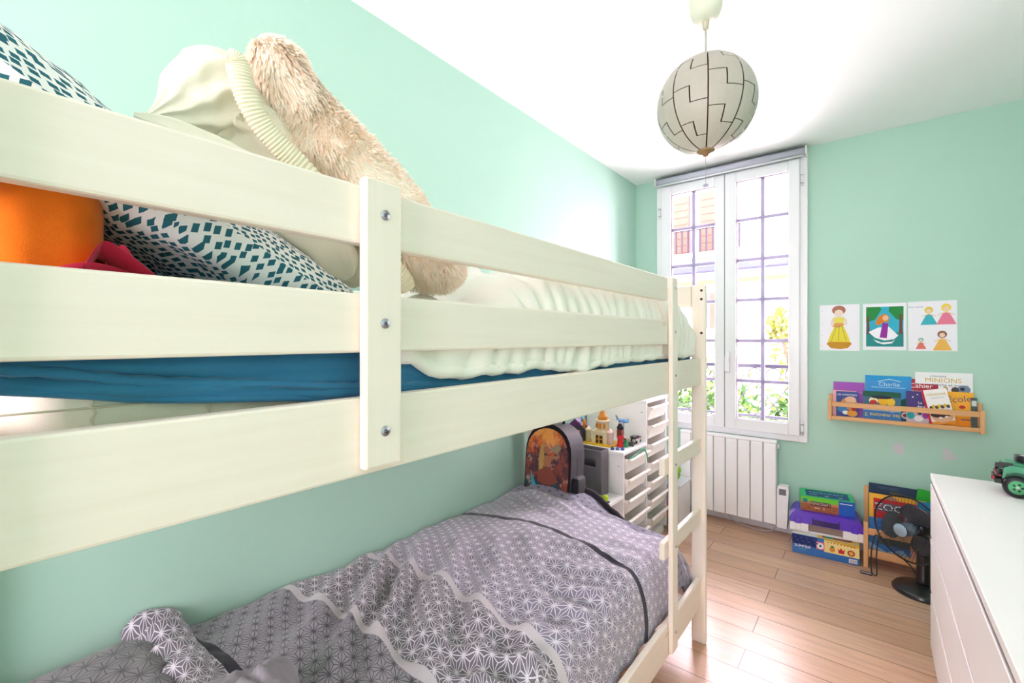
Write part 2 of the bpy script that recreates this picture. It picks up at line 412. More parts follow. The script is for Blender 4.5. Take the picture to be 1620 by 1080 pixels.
m.build('crossed_bars', rail)
bd = empty('apartment_building', (-4, 12, -.4), 'pale apartment building with salmon shutters seen through the window', 'building')
PLASTER = flat((236, 230, 224), .9, var=.04); SALMON = flat((158, 92, 78), .8); BLUE_G = flat((84, 92, 130), .8); OCHRE = flat((190, 136, 80), .8)
m = MB(); m.box(-12, 6, 12, 13, -.4, 9.5, PLASTER); m.build('facade', bd)
m = MB(); m.box(-12, 6, 11.75, 12, 3.02, 3.25, BLUE_G); m.build('cornice', bd, bevel=.02)
m = MB(); m.box(-12, 6, 11.9, 12, 2.72, 2.82, OCHRE); m.build('painted_band', bd)
for x0, x1, z0, z1 in ((-4.05, -3.05, 3.5, 5.05), (-6.3, -5.3, 3.5, 5.05), (-1.9, -.9, 5.5, 7.0), (-3.4, -3.05, 1.6, 2.5), (.6, 1.6, 3.5, 5.05)):
    m = MB(); m.box(x0, x1, 11.93, 12, z0, z1, flat((120, 112, 122), .5)); wn = m.build('facade_window', bd)
    for xa, xb in ((x0 - .05, x0 + (x1 - x0) * .36), (x1 - (x1 - x0) * .36, x1 + .05)):
        m = MB(); m.box(xa, xb, 11.88, 11.93, z0, z1, SALMON)
        for k in range(8): m.box(xa + .04, xb - .04, 11.865, 11.885, z0 + .08 + k * (z1 - z0 - .1) / 8, z0 + .12 + k * (z1 - z0 - .1) / 8, SALMON)
        m.build('shutter', wn)
m = MB(); m.box(-4.5, -2.4, 11.45, 12, 3.36, 3.46, PLASTER); bk = m.build('balcony_slab', bd)
m = MB(); m.box(-4.5, -2.4, 11.46, 11.49, 4.02, 4.08, IRON)
for k in range(15): m.box(-4.48 + k * .146, -4.44 + k * .146, 11.46, 11.49, 3.46, 4.05, IRON)
m.build('balcony_railing', bk)
def foliage(name, label, cat, blobs, n, cols, size, group=None, stem=None):
    m = MB(); rnd = random.Random(len(name) + n)
    ms = [flat(c, .8, var=.3) for c in cols]
    for _ in range(n):
        cx, cy, cz, rx, ry, rz = rnd.choice(blobs)
        d = Vector((rnd.gauss(0, 1), rnd.gauss(0, 1), rnd.gauss(0, 1))).normalized() * rnd.random() ** .35
        c = Vector((cx + d.x * rx, cy + d.y * ry, cz + d.z * rz))
        a = Vector((rnd.gauss(0, 1), rnd.gauss(0, 1), rnd.gauss(0, 1))).normalized(); b = a.orthogonal().normalized(); s_ = size * rnd.uniform(.6, 1.3)
        m.add([c - a * s_, c - b * s_ * .4, c + a * s_, c + b * s_ * .4], [(0, 1, 2, 3)], rnd.choice(ms))
    if stem:
        for p, q in stem: m.cyl(p, q, .035, flat((120, 100, 84), .9), 7, .015)
    return tag(m.build(name), label, cat, group)
foliage('hedge', 'clipped green hedge in the garden beyond the window railing', 'hedge', [(-3.4 + i * .55, 6.6 + .3 * (i % 2), .15, .5, .5, .62) for i in range(9)], 3600, ((66, 108, 36), (104, 146, 54), (50, 92, 34)), .07)
foliage('flowering_shrub', 'yellow-green leafy shrub rising above the garden hedge', 'shrub', [(-.95, 8.3, 1.2, .35, .35, .55), (-.9, 8.3, .4, .3, .3, .6), (-1.15, 8.3, 1.55, .2, .2, .3)], 420, ((140, 150, 46), (110, 128, 46), (160, 160, 76)), .07, None, [((-.95, 8.3, -.4), (-.95, 8.3, 1.5)), ((-.95, 8.3, .6), (-1.2, 8.3, 1.7))])
foliage('garden_bush', 'low pale green bush between hedge and building', 'bush', [(-2.3, 9.0, .5, .6, .4, .7), (-3.4, 9.2, .4, .6, .4, .6)], 500, ((120, 144, 84), (140, 158, 100)), .08)

# measured paths (x, y, z, radius) of the soft heaps on the upper bunk
PLUSH = [(-0.74, 0.299, 1.799, 0.0078), (-0.74, 0.317, 1.775, 0.034), (-0.74, 0.34, 1.74, 0.0472), (-0.74, 0.388, 1.696, 0.0582), (-0.74, 0.46, 1.636, 0.0718), (-0.74, 0.546, 1.567, 0.0801), (-0.74, 0.626, 1.514, 0.0697), (-0.74, 0.68, 1.491, 0.0476), (-0.74, 0.719, 1.487, 0.0144)]
FL1 = [(-0.78, 0.17, 1.642, 0.007), (-0.78, 0.198, 1.664, 0.029), (-0.78, 0.231, 1.688, 0.0527), (-0.78, 0.271, 1.707, 0.065), (-0.78, 0.305, 1.688, 0.0634), (-0.78, 0.343, 1.651, 0.0617), (-0.78, 0.397, 1.582, 0.0629), (-0.78, 0.471, 1.486, 0.0542), (-0.78, 0.498, 1.44, 0.0185)]
FL3 = [(-0.72, 0.142, 1.615, 0.0047), (-0.72, 0.166, 1.612, 0.0147), (-0.72, 0.2, 1.6, 0.0256), (-0.72, 0.28, 1.566, 0.0377), (-0.72, 0.346, 1.533, 0.0467), (-0.72, 0.411, 1.471, 0.0391), (-0.72, 0.435, 1.441, 0.0134)]
KN = [(-0.7, 0.239, 1.73, 0.0053), (-0.7, 0.251, 1.725, 0.0116), (-0.7, 0.26, 1.692, 0.0126), (-0.7, 0.279, 1.655, 0.0129), (-0.7, 0.308, 1.628, 0.0134), (-0.7, 0.346, 1.601, 0.014), (-0.7, 0.411, 1.549, 0.0139), (-0.7, 0.486, 1.491, 0.015), (-0.7, 0.537, 1.45, 0.0157), (-0.7, 0.552, 1.429, 0.0122)]

# ------------------------------------------------------------------ bunk bed
bed = empty('bunk_bed', (-1.06, 1.03, 0), 'whitewashed pine bunk bed with guard rails and ladder along the left wall', 'bunk bed')
xb0, xb1 = -.606, -.584           # side boards and guard rails
def bolt(parent, x, y, z, r=.0075):
    m = MB(); m.cyl((x, y, z), (x + .0022, y, z), r, ZINC, 16); m.cyl((x + .0022, y, z), (x + .003, y, z), r * .45, flat((96, 104, 110), .5, .7), 6); m.build('bolt', parent)
def plank(name, x0, x1, y0, y1, z0, z1, mat, bev=.004): return bx(name, bed, x0, x1, y0, y1, z0, z1, mat, bev)
plank('guard_rail', xb0, xb1, .012, 1.640, 1.473, 1.560, BED_Y); plank('guard_rail', xb0, xb1, .012, 1.640, 1.314, 1.401, BED_Y)
plank('side_board', xb0, xb1, .012, 2.048, 1.133, 1.248, BED_Y); plank('side_board', xb0, xb1, .012, 2.048, .168, .288, BED_Y)
plank('side_board', XL + .03, XL + .052, .012, 2.048, 1.133, 1.248, BED_Y); plank('side_board', XL + .03, XL + .052, .012, 2.048, .168, .288, BED_Y)
gp = plank('guard_post', xb1 + .0005, -.566, .370, .434, 1.144, 1.569, BED_Z)
for z in (1.518, 1.357, 1.197): bolt(gp, -.566, .403, z)
lr = plank('ladder_rail', xb1 + .0005, -.566, 1.640, 1.697, .183, 1.560, BED_Z)
for z in (1.523, 1.36, 1.199, .87, .567, .252): bolt(lr, -.566, 1.672, z, .005)
for z in (.868, .563): plank('rung', xb0, xb1, 1.606, 2.048, z - .031, z + .031, BED_Y)
HOLE = flat((52, 42, 34), .9)
for xa, xc, front in ((-.626, -.566, 1), (XL + .012, XL + .072, 0)):
    p = plank('post', xa, xc, 2.048, 2.077, 0, 1.572, BED_Z, .008)
    for z in ((1.546, 1.508, 1.36) if front else (.66, .62)):
        x = (xc - .016) if front else xa + .02
        MB().cyl((x, 2.0475, z), (x, 2.0462, z), .0055, HOLE, 12).build('screw_hole', p)
    plank('post', xa, xc, -.02, .011, 0, 1.572, BED_Z, .008)
for y0, y1 in ((2.050, 2.072), (-.018, .006)):
    for z0, z1 in ((1.474, 1.570), (1.133, 1.248), (.168, .288)): plank('end_board', XL + .0725, -.6265, y0, y1, z0, z1, BED_X)
for z in (1.545, 1.495): MB().cyl((-.70, 2.0495, z), (-.70, 2.047, z), .0045, HOLE, 10).build('screw_hole', bed)
for z in (1.18, .215):
    m = MB()
    for k in range(13): m.box(XL + .053, xb0 - .001, .06 + k * .155, .13 + k * .155, z - .012, z + .006, BED_X)
    m.build('slat_base', bed)

# ---- upper bunk bedding
mt = MB(); 
def wave(q): return (.5 - .5 * math.cos(2 * math.pi * q)) ** 1.6
def soft_box(m, x0, x1, y0, y1, z0, z1, mat, r=.04, amp=.0, n=40, quilt=None):
    """rounded cushion block"""
    rg = []
    k = 28
    for i in range(n + 1):
        t = i / n; y = y0 + (y1 - y0) * t
        e = min(t, 1 - t) * (y1 - y0); sh = 0 if e > r else r - math.sqrt(max(0, r * r - (r - e) ** 2))
        ring = []
        for j in range(k):
            a = 2 * math.pi * (j + .5) / k; c, s_ = math.cos(a), math.sin(a)
            q = (abs(c) ** 8 + abs(s_) ** 8) ** (-1 / 8)
            hx, hz = (x1 - x0) / 2 - sh, (z1 - z0) / 2 - sh
            ring.append(((x0 + x1) / 2 + hx * c * q, y, (z0 + z1) / 2 + hz * s_ * q))
        rg.append(ring)
    m.rings(rg, mat); return m
soft_box(mt, XL + .055, -.639, .02, 2.035, 1.188, 1.352, MATTRESS)
for k in range(9): mt.tube([(-.6375, .09 + k * .107 + .004 * (i % 2), 1.20 + i * .008) for i in range(12)], .0012, flat((204, 196, 172), .9), 5)
mt.tube([(-.6375, .02 + k * .05, 1.262) for k in range(40)], .0012, flat((204, 196, 172), .9), 5)
tag(mt.build('mattress'), 'quilted cream mattress on the upper bunk, partly showing below the blue sheet', 'mattress')

sh = MB(); P = []
for i in range(121):
    y = .018 + (2.03 - .018) * i / 120
    drop = 1.290 - .17 * min(y, .12) - .108 * (min(max(y, .12), .40) - .12) - .02 * smooth01(.4, .7, y) + .003 * nz(y * 9, 1)
    row = []
    zt = 1.360
    for j in range(26):
        t = j / 25
        if t < .3: x, z = XL + .10 + (-.66 - XL - .10) * (t / .3), zt
        elif t < .5:
            a = (t - .3) / .2 * math.pi / 2; x, z = -.66 + .042 * math.sin(a), zt - .03 + .03 * math.cos(a)
        else:
            u = (t - .5) / .5; z = zt - .03 + (drop - zt + .03) * u
            f = .004 * math.sin(z * 260 + y * 7 + 2 * nz(y * 4, z * 9)) + .004 * nz(y * 9, z * 40)
            x = -.629 + f + (.0035 if u > .72 and u < .93 else 0)
        row.append((x, y, z))
    P.append(row)
sh.grid(P, SHEET)
sh.tube([(P[i][25][0], P[i][25][1], P[i][25][2]) for i in range(0, 121, 2)], .003, SHEET, 6)
sh.tube([(-.6255, P[i][0][1], P[i][25][2] + .020) for i in range(121)], [.0034 + .0018 * (k % 2) + .001 * nz(k * .7, 3) for k in range(121)], SHEET, 8)
tag(sh.build('fitted_sheet', solid=.004), 'blue fitted sheet stretched over the upper bunk mattress', 'sheet')

# white duvet on the upper bunk: heaped, hanging over the front edge
dv = MB(); P = []; NY, NX = 150, 70
for i in range(NY + 1):
    ty = i / NY; y = .47 + (2.036 - .47) * ty
    hem = 1.272 + .012 * nz(y * 5.5, 3) + .010 * nz(y * 17, 8) - .018 * math.exp(-((y - 1.09) / .06) ** 2) + .035 * math.exp(-((y - .47) / .06) ** 2)
    endf = math.sqrt(max(0, 1 - (max(0, y - 1.90) / .137) ** 2))
    begin = smooth01(.62, 1.0, y)
    top0 = 1.378 + (.105 + .025 * math.exp(-((y - .85) / .25) ** 2) + .028 * math.exp(-((y - 1.55) / .3) ** 2)) * (.12 + .88 * begin) * (.0 + 1.0 * endf)
    row = []
    for j in range(NX + 1):
        t = j / NX
        if t < .62:
            u = t / .62; x = XL + .075 + (-.70 - XL - .075) * u
            w_ = .016 * math.sin((y * 40 + x * 26 + 5 * nz(x * 4, y * 4))) * smooth01(0, .4, u) + .014 * nz(x * 9, y * 9, 2) + .012 * nz(x * 22 + y * 10, y * 24)
            w_ += .030 * (wave((y * .8 + x * .62) / .085 + .9 * nz(x * 3, y * 3, 11)) - .4) * (.4 + .6 * nz(x * 3, y * 3, 5) ** 2 * 3)
            z = top0 + .02 * math.sin(u * math.pi) + w_ * .8
        else:
            u = (t - .62) / .38; zt = top0 + .014 * math.sin(y * 40 - 18.2 + 5 * nz(-2.8, y * 4)) * .8
            a = min(1, u / .55) * math.pi / 2
            r = zt - (hem + .04)
            if u < .55: x = -.70 + .090 * math.sin(a); z = zt - r * .75 * (1 - math.cos(a))
            else: x = -.610; z = zt - r * .75 - (u - .55) / .45 * (r * .25 + .04)
            x -= .020 * wave((y + .25 * (zt - z)) / .062 + 1.1 * nz(y * 5, z * 5, 2)) * smooth01(0, .3, u) * (1 - .5 * smooth01(.7, 1, u)) * (.4 + abs(nz(y * 4, 7.7)) * 1.6)
            x += (.006 * nz(y * 13, z * 6, 4) + .004 * nz(y * 31, z * 9, 8) - .004) * smooth01(.2, .8, u)
        row.append((x, y, z))
    P.append(row)
dv.grid(P, DUVET_W)
dv.tube([P[i][NX] for i in range(0, NY + 1, 2)], .004, DUVET_W, 6)
tag(dv.build('duvet', solid=.012, off=1), 'rumpled white duvet spread over the far end of the upper bunk', 'duvet')

def pillow(m, L, Wd, T, mat, M, n=44, p=6, wr=.006, scale=1., seed=0):
    for side in (1, -1):
        P, UV = [], []
        for i in range(n + 1):
            row, ur = [], []
            for j in range(n + 1):
                s_, t = -1 + 2 * i / n, -1 + 2 * j / n
                h = max(0, (1 - abs(s_) ** p) * (1 - abs(t) ** p)) ** .5
                k = 1 - .05 * (1 - abs(s_)) * abs(t) ** 3; k2 = 1 - .05 * (1 - abs(t)) * abs(s_) ** 3
                z = side * T / 2 * h + wr * h * (nz(s_ * 3 + seed, t * 3) + .6 * nz(s_ * 8, t * 8 + seed))
                row.append((s_ * L / 2 * k2, t * Wd / 2 * k, z)); ur.append(((s_ * L / 2 + (0 if side > 0 else L)) * scale, (t * Wd / 2 + seed) * scale + z * 1.0))
            P.append(row if side > 0 else row[::-1]); UV.append(ur if side > 0 else ur[::-1])
        m.grid(P, mat, M, UV)
    return m
# big dash-print pillow leaning on the head end, tipped down towards the foot of the bed
def frameM(loc, ux, uy):
    ux = Vector(ux).normalized(); uz = ux.cross(Vector(uy)).normalized(); uy = uz.cross(ux)
    M = Matrix.Identity(4)
    for i in range(3): M[i][0], M[i][1], M[i][2], M[i][3] = ux[i], uy[i], uz[i], loc[i]
    return M
m = MB(); pillow(m, .60, .66, .125, DASH, frameM((-.965, .205, 1.492), (0, .84, -.50), (1, 0, 0)), wr=.012)
tag(m.build('pillow'), 'big white pillow with teal dashes leaning at the head of the upper bunk', 'pillow')
m = MB(); soft_box(m, -1.16, -.675, .016, .112, 1.366, 1.53, ORANGE, .035)
tag(m.build('orange_cushion'), 'orange cushion squeezed under the dash-print pillow on the upper bunk', 'cushion')
m = MB()
for k, (pts, w_) in enumerate((([(-.64, .085, 1.405), (-.648, .10, 1.432), (-.65, .115, 1.428), (-.648, .145, 1.402)], .018), ([(-.66, .06, 1.40), (-.64, .085, 1.408), (-.638, .11, 1.405), (-.65, .14, 1.394)], .016), ([(-.67, .10, 1.40), (-.665, .118, 1.435), (-.66, .13, 1.42), (-.655, .155, 1.395)], .014))):
    c = catmull(pts, 6)
    m.rings([[(x + .05 * math.cos(a) * .5 - .02, y + w_ * .28 * math.sin(a), z + w_ * .3 * math.sin(a) + w_ * .35 * math.cos(2 * a)) for a in [2 * math.pi * q / 12 for q in range(12)]] for x, y, z in c], RED)
m.box(-.70, -.64, .06, .15, 1.362, 1.398, RED)
tag(m.build('red_cloth', bevel=.006), 'crumpled raspberry red cloth beside the orange cushion', 'cloth')

def loft(m, ctrl, mat, n=28, sub=7, amp=0., fq=10, squash=1., fur=None, ribs=0, rib_amp=0., seed=0, flutes=0., fl_n=5):
    """ctrl: (x, y, z, r) along a path; returns rings"""
    c = catmull(ctrl, sub); rg = []; N = len(c); up = Vector((1, 0, 0)); samples = []
    for i, (x, y, z, r) in enumerate(c):
        p = Vector((x, y, z)); d = (Vector(c[min(i + 1, N - 1)][:3]) - Vector(c[max(i - 1, 0)][:3])).normalized()
        u = (up - d * up.dot(d)).normalized(); b = d.cross(u); ring = []
        for j in range(n):
            a = 2 * math.pi * j / n
            q = u * math.cos(a) * squash + b * math.sin(a); s_ = p + q * max(r, .002)
            k = 1 + amp / max(r, .01) * (nz(s_.x * fq + seed, s_.y * fq, s_.z * fq) + .5 * nz(s_.x * fq * 2.6, s_.y * fq * 2.6, s_.z * fq * 2.6 + seed))
            if flutes: k += flutes * (wave(fl_n * a / (2 * math.pi) + .35 * nz(i * .12, seed) + i * .012) - .5)
            if ribs: k += rib_amp * math.sin(2 * math.pi * ribs * i / N)
            pt = p + q * max(r, .002) * k; ring.append(pt); samples.append((pt, q.normalized(), d))
        rg.append(ring)
    m.rings(rg, mat)
    if fur:
        cnt, ln, mats = fur; rnd = random.Random(5)
        for _ in range(cnt):
            i = rnd.randrange(0, N - 1); j = rnd.randrange(n); a_, b_ = rnd.random(), rnd.random()
            p00, nn, d = samples[i * n + j]; p01 = samples[i * n + (j + 1) % n][0]; p10 = samples[(i + 1) * n + j][0]
            p = p00 + (p01 - p00) * a_ + (p10 - p00) * b_
            fl = (nn * .75 + d * .55 + Vector((nz(p.x * 14, p.y * 14, p.z * 14), nz(p.y * 14, p.z * 14, 5), nz(p.z * 14, 9, p.x * 14))) * 1.3 + Vector((rnd.gauss(0, .25), rnd.gauss(0, .25), rnd.gauss(0, .25)))).normalized()
            l = ln * rnd.uniform(.6, 1.3); sd = fl.cross(nn + Vector((.01, .02, 0))).normalized() * .0022
            q = p + fl * l * .55 - nn * 0; e = p + fl * l + Vector((0, 0, -.25 * l))
            p = p - nn * .003
            m.add([p - sd, p + sd, q + sd * .8, q - sd * .8, e], [(0, 1, 2, 3), (3, 2, 4)], rnd.choice(mats), None, True)
    return rg
FUR2 = cloth('pale_fur', (254, 240, 222), (248, 226, 202), vs=30)
m = MB()
loft(m, PLUSH, FUR, 30, 8, .010, 14, .85, fur=(34000, .015, [TUFT1, TUFT2, TUFT2]))
tag(m.build('fluffy_plush_cushion'), 'long fluffy peach-cream plush cushion leaning over the middle guard post', 'plush cushion')
m = MB()
loft(m, FL1, FLEECE, 90, 12, .012, 8, .8, seed=3, flutes=.17, fl_n=9); loft(m, FL3, FLEECE, 48, 10, .007, 10, .8, seed=9, flutes=.2, fl_n=5)
fb = m.build('fleece_blanket'); tag(fb, 'heaped cream fleece blanket with ribbed knit border on the upper bunk', 'blanket')
m = MB(); loft(m, [(a, b_, c, r * 1.35) for a, b_, c, r in KN], KNIT, 18, 40, .0, 7, .55, ribs=74, rib_amp=.06); m.build('ribbed_border', fb)

# ---- lower bunk bedding
m = MB(); soft_box(m, XL + .055, -.648, .02, 2.03, .222, .405, flat((232, 230, 226), .9))
tag(m.build('mattress'), 'white mattress under the grey star duvet on the lower bunk', 'mattress')
def ridge(q): return (.5 - .5 * math.cos(2 * math.pi * q)) ** 1.4
dv = MB(); P, UV = [], []; NY, NX = 250, 130
for i in range(NY + 1):
    ty = i / NY; y = .30 + (2.035 - .30) * ty
    row, ur = [], []; arc = 0; last = None
    for j in range(NX + 1):
        t = j / NX
        u = min(1, t / .72); x0 = -1.535 + (-.70 + 1.535) * u
        # resting height with a heap at the wall end of the foot, hanging corners
        z = .497 + .035 * math.sin(min(1, u * 1.15) * math.pi) ** .7
        z += .072 * math.exp(-((x0 + 1.33) / .17) ** 2 - ((y - 1.95) / .10) ** 2)
        z += .035 * math.exp(-((y - 1.45) / .3) ** 2 - ((x0 + 1.0) / .35) ** 2)
        z += .05 * smooth01(.50, .30, y) * (.6 + .4 * nz(x0 * 9, 2.2))
        # folds: diagonal ones by the wall, drape folds at the front edge, fine rumples
        q = (x0 * .78 + y * .63) / .135 + .55 * nz(x0 * 2.6, y * 2.6, 1) + .25 * nz(x0 * 7, y * 7)
        ma = math.exp(-((x0 + 1.15) / .36) ** 2 - ((y - .92) / .34) ** 2)
        z += .054 * ma * (ridge(q) - .45)
        q2 = (y * .95 - x0 * .35) / .12 + .6 * nz(x0 * 3, y * 3, 7)
        mb_ = smooth01(-1.05, -.70, x0) * smooth01(.3, .9, y) * (1 - .75 * smooth01(1.45, 1.7, y))
        z += .030 * mb_ * (ridge(q2) - .45)
        q3 = (x0 * .3 + y * .95) / .07 + .5 * nz(x0 * 5, y * 5, 9)
        z += .016 * math.exp(-((x0 + 1.2) / .2) ** 2 - ((y - 1.80) / .12) ** 2) * ridge(q3)
        z += .012 * nz(x0 * 5, y * 5, 4) + .006 * nz(x0 * 13, y * 13, 5) + .003 * nz(x0 * 30, y * 30, 6)
        x = x0
        # front edge falls into the gap behind the side board
        if t > .72:
            v = (t - .72) / .28; a = min(1, v / .6) * math.pi / 2
            hem = .262 + .05 * smooth01(1.72, 2.0, y)
            zt = z; r = (zt - hem) * .8
            x = -.70 + .083 * math.sin(a); z = zt - r * (1 - math.cos(a))
            if v > .6: z = zt - r - (v - .6) / .4 * (zt - hem) * .2
            x += .010 * (ridge(q2 * 1.0 + .3) - .5) * v * mb_ - .006 * v
        # foot end falls behind the end of the mattress on the front side
        fe = smooth01(1.90, 2.03, y) * smooth01(-1.15, -.85, x0)
        z -= fe * .11
        yy = y
        # turned-up loose hem at the near end
        if y < .40: yy = y + .03 * nz(x * 7, 1.7) * smooth01(.40, .30, y)
        p = Vector((x, yy, z))
        if last is not None: arc += (p - last).length
        last = p
        row.append(p); ur.append((y + .022 * nz(x0 * 2.2, y * 1.5, 3) + .006 * nz(x0 * 6, y * 4, 2) - .05 * (u - .5) * smooth01(1.1, .4, y), arc))
    P.append(row); UV.append(ur)
dv.grid(P, STAR, None, UV)
DARKC = cloth('charcoal_hem', (52, 50, 58))
LIGHTC = cloth('pale_piping', (206, 200, 206))
lower = dv.build('duvet', solid=.014, off=-1)
tag(lower, 'grey star-print duvet with dark and pale stripes on the lower bunk', 'duvet')
m = MB(); m.tube([P[NY][j] + Vector((0, .004, .010)) for j in range(0, int(NX * .72), 2)], [.016 + .006 * nz(j * .3, 4) for j in range(0, int(NX * .72), 2)], DARKC, 8); m.build('rolled_hem', lower)
m = MB(); m.tube([P[NY][j] + Vector((.002, .004, .004)) for j in range(int(NX * .72), NX + 1, 1)], .0035, LIGHTC, 6); m.build('piping', lower)
# the near hem of the duvet folded over in a ruffle with a dark stripe
m = MB(); Q, QU = [], []
for i in range(61):
    t = i / 60; x = -1.54 + .62 * t
    row, ur = [], []
    for k in range(15):
        s_ = k / 14; y = .402 - .12 * s_ + .022 * nz(x * 10, 3) * s_ ; 
        z = .548 + .028 * math.sin(s_ * math.pi * .95) + .050 * ridge(x / .10 + .5 * nz(x * 5, 1)) * s_ * (1 - .5 * smooth01(-1.4, -1.1, x)) + .012 * nz(x * 12, s_ * 3) - .045 * s_ ** 3 * 1.0
        row.append((x, y - .02 * t, z - .02 * smooth01(.5, 1, t))); ur.append((.395 - .2 * s_, x))
    Q.append(row); QU.append(ur)
m.grid(Q, STAR, None, QU); m.build('folded_hem', lower, solid=.01)
m = MB(); pillow(m, .50, .62, .15, STAR_D, frameM((-1.20, .09, .515), (0, 1, .03), (1, 0, 0)), wr=.010, seed=2)
tag(m.build('pillow'), 'flat dark grey star-print pillow by the wall on the lower bunk', 'pillow')
m = MB(); pillow(m, .34, .38, .17, cloth('grey_lilac_cotton', (158, 152, 160), (132, 126, 134)), frameM((-.93, .285, .545), (.35, 1, .10), (1, -.35, 0)), wr=.030, seed=8)
tag(m.build('pillow'), 'crumpled plain lilac-grey pillow on top of the grey star duvet', 'pillow')

# backpack standing on the foot of the lower bunk
def pic_mat():
    m, n, b = mk('fantasy_print', .45, .4)
    v = n.coord('Object'); s_ = n.new('ShaderNodeSeparateXYZ'); n.l.new(v, s_.inputs[0])
    f = n.noise(n.coord('Object', (1, 1, .7)), 13, 5, .65); g = n.noise(n.coord('Object', (1, 1, 1)), 22, 5, .6)
    zz = n.m('ADD', n.m('MULTIPLY', s_.outputs[2], 2.3), n.m('MULTIPLY', n.m('SUBTRACT', f, .5), 1.3))
    c = n.ramp(zz, [(0, lin((30, 20, 34))), (.2, lin((28, 66, 84))), (.32, lin((66, 32, 36))), (.5, lin((146, 66, 50))), (.62, lin((44, 30, 52))), (.78, lin((206, 92, 38))), (.95, lin((244, 160, 70)))])
    c = n.mix(n.m('MULTIPLY', n.ramp(g, [(.56, (0, 0, 0, 1)), (.68, (1, 1, 1, 1))]), .6), c, lin((216, 176, 160)))
    c = n.mix(n.m('MULTIPLY', n.ramp(g, [(.30, (1, 1, 1, 1)), (.42, (0, 0, 0, 1))]), .7), c, lin((22, 18, 34)))
    n.set(b, 'Base Color', c); b.inputs['Coat Weight'].default_value = .3
    return m
PIC = pic_mat()
bpk = empty('backpack', (-1.33, 1.98, .45), 'black backpack with a colourful fantasy print standing on the lower bunk', 'backpack')
NYL = cloth('black_nylon', (34, 32, 40), (24, 22, 30), .55)
Mb = Matrix.Translation((-1.305, 1.90, .460)) @ Matrix.Rotation(R(4), 4, 'Z') @ Matrix.Rotation(R(-5), 4, 'X')
def arch(w_, h, n=14, k=.62):
    pts = [(-w_ / 2, 0.01), (-w_ / 2 + .02, 0), (w_ / 2 - .02, 0), (w_ / 2, .01)]
    for i in range(n + 1):
        a = math.pi * i / n
        pts.append((w_ / 2 * math.cos(a) * (1 if abs(math.cos(a)) > .99 else 1), h * k + h * (1 - k) * math.sin(a) ** .8))
    return pts
H_ = .435
m = MB(); m.prism(arch(.27, H_), .0, .15, NYL, Mb, True); m.build('body', bpk, bevel=.022, seg=4)
m = MB(); m.prism(arch(.245, H_ * .95), -.012, .004, PIC, Mb); m.build('print_panel', bpk, bevel=.006)
pp = bpy.context.scene.objects['print_panel']
SK, HAIR, DRS = flat((186, 116, 78), .5, var=.4), flat((206, 158, 84), .5, var=.4), flat((150, 70, 54), .5, var=.5)
m = MB()      # generic painted figure, flat on the print
art(m, [('poly', [(-.035, .19), (.03, .20), (.085, .12), (.05, .10), (-.02, .09), (-.06, .11)], DRS), ('poly', [(-.02, .20), (.03, .205), (.035, .245), (.09, .262), (.088, .272), (.02, .266), (-.022, .262)], SK),
        ('poly', [(-.05, .17), (-.02, .19), (-.015, .29), (.0, .325), (-.025, .335), (-.045, .31), (-.055, .24)], HAIR), ('ell', -.006, .298, .017, .021, SK),
        ('poly', [(-.105, .16), (-.09, .13), (-.045, .04), (-.06, .03), (-.10, .09)], flat((46, 150, 168), .5)), ('ell', .065, .055, .026, .026, flat((86, 140, 196), .5)), ('ell', .065, .057, .012, .012, flat((40, 72, 130), .5)),
        ('poly', [(.03, .30), (.07, .28), (.10, .32), (.08, .345), (.05, .33)], flat((176, 150, 116), .5, var=.5))], Mb @ Matrix.Translation((0, -.0125, .05)) @ Matrix.Scale(.85, 4))
m.build('painted_figure', pp)
m = MB(); pts = arch(.262, H_ * .985)
m.tube([Mb @ Vector((x, .012, z)) for x, z in pts[2:]], .0035, flat((176, 170, 186), .4), 8); m.build('piping', bpk)
m = MB(); m.tube([Mb @ Vector((x, .075, z)) for x, z in [(a * 1.01, b * 1.005) for a, b in pts[2:]]], .004, flat((70, 66, 80), .5), 8); m.build('zip', bpk)
m = MB(); soft_box(m, -.02, .03, -.055, .055, 0, .17, NYL, .02); 
for i in range(len(m.v)): m.v[i] = Mb @ (m.v[i] + Vector((.137, .068, .01)))
m.build('side_pocket', bpk)
m = MB(); m.tube([Mb @ Vector(p) for p in catmull([(-.03, .10, H_ - .004), (-.03, .10, H_ + .028), (.03, .10, H_ + .028), (.03, .10, H_ - .004)], 6)], .007, NYL, 8); m.build('grab_handle', bpk)
for s_ in (-1, 1):
    m = MB(); c = catmull([(s_ * .05, .128, H_ - .03), (s_ * .07, .175, H_ * .7), (s_ * .08, .185, H_ * .4), (s_ * .10, .135, .05)], 7)
    m.rings([[Mb @ Vector((x + .022 * math.cos(a), y + .006 * math.sin(a), z)) for a in [2 * math.pi * q / 10 for q in range(10)]] for x, y, z in c], NYL); m.build('shoulder_strap', bpk)

# ------------------------------------------------------------------ stepped storage unit with bins along the wall, behind the bed
TX0, TX1 = XL + .016, -1.11
cols = ((2.095, 2.40, .44), (2.40, 2.735, .683), (2.735, 3.075, .945))
tro = empty('storage_unit', (-1.33, 2.585, 0), 'white stair-stepped storage unit with bins standing beyond the foot of the bed', 'storage unit')
SHW = flat((246, 245, 246), .4, var=.02)
for k, (y0, y1, h) in enumerate(cols):
    bx('side_panel', tro, TX0, TX1, y0, y0 + .018, .05, h - .0185, SHW, .002)
    bx('top_board', tro, TX0 - .0, TX1 + .004, y0 - (.004 if k else 0), y1 - .001 if k < 2 else y1 + .022, h - .018, h, SHW, .002)
    bx('back_panel', tro, TX0, TX0 + .008, y0 + .0185, y1 - .0005, .06, h - .0185, SHW, 0)
bx('side_panel', tro, TX0, TX1, 3.075, 3.093, .05, .926, SHW, .002)
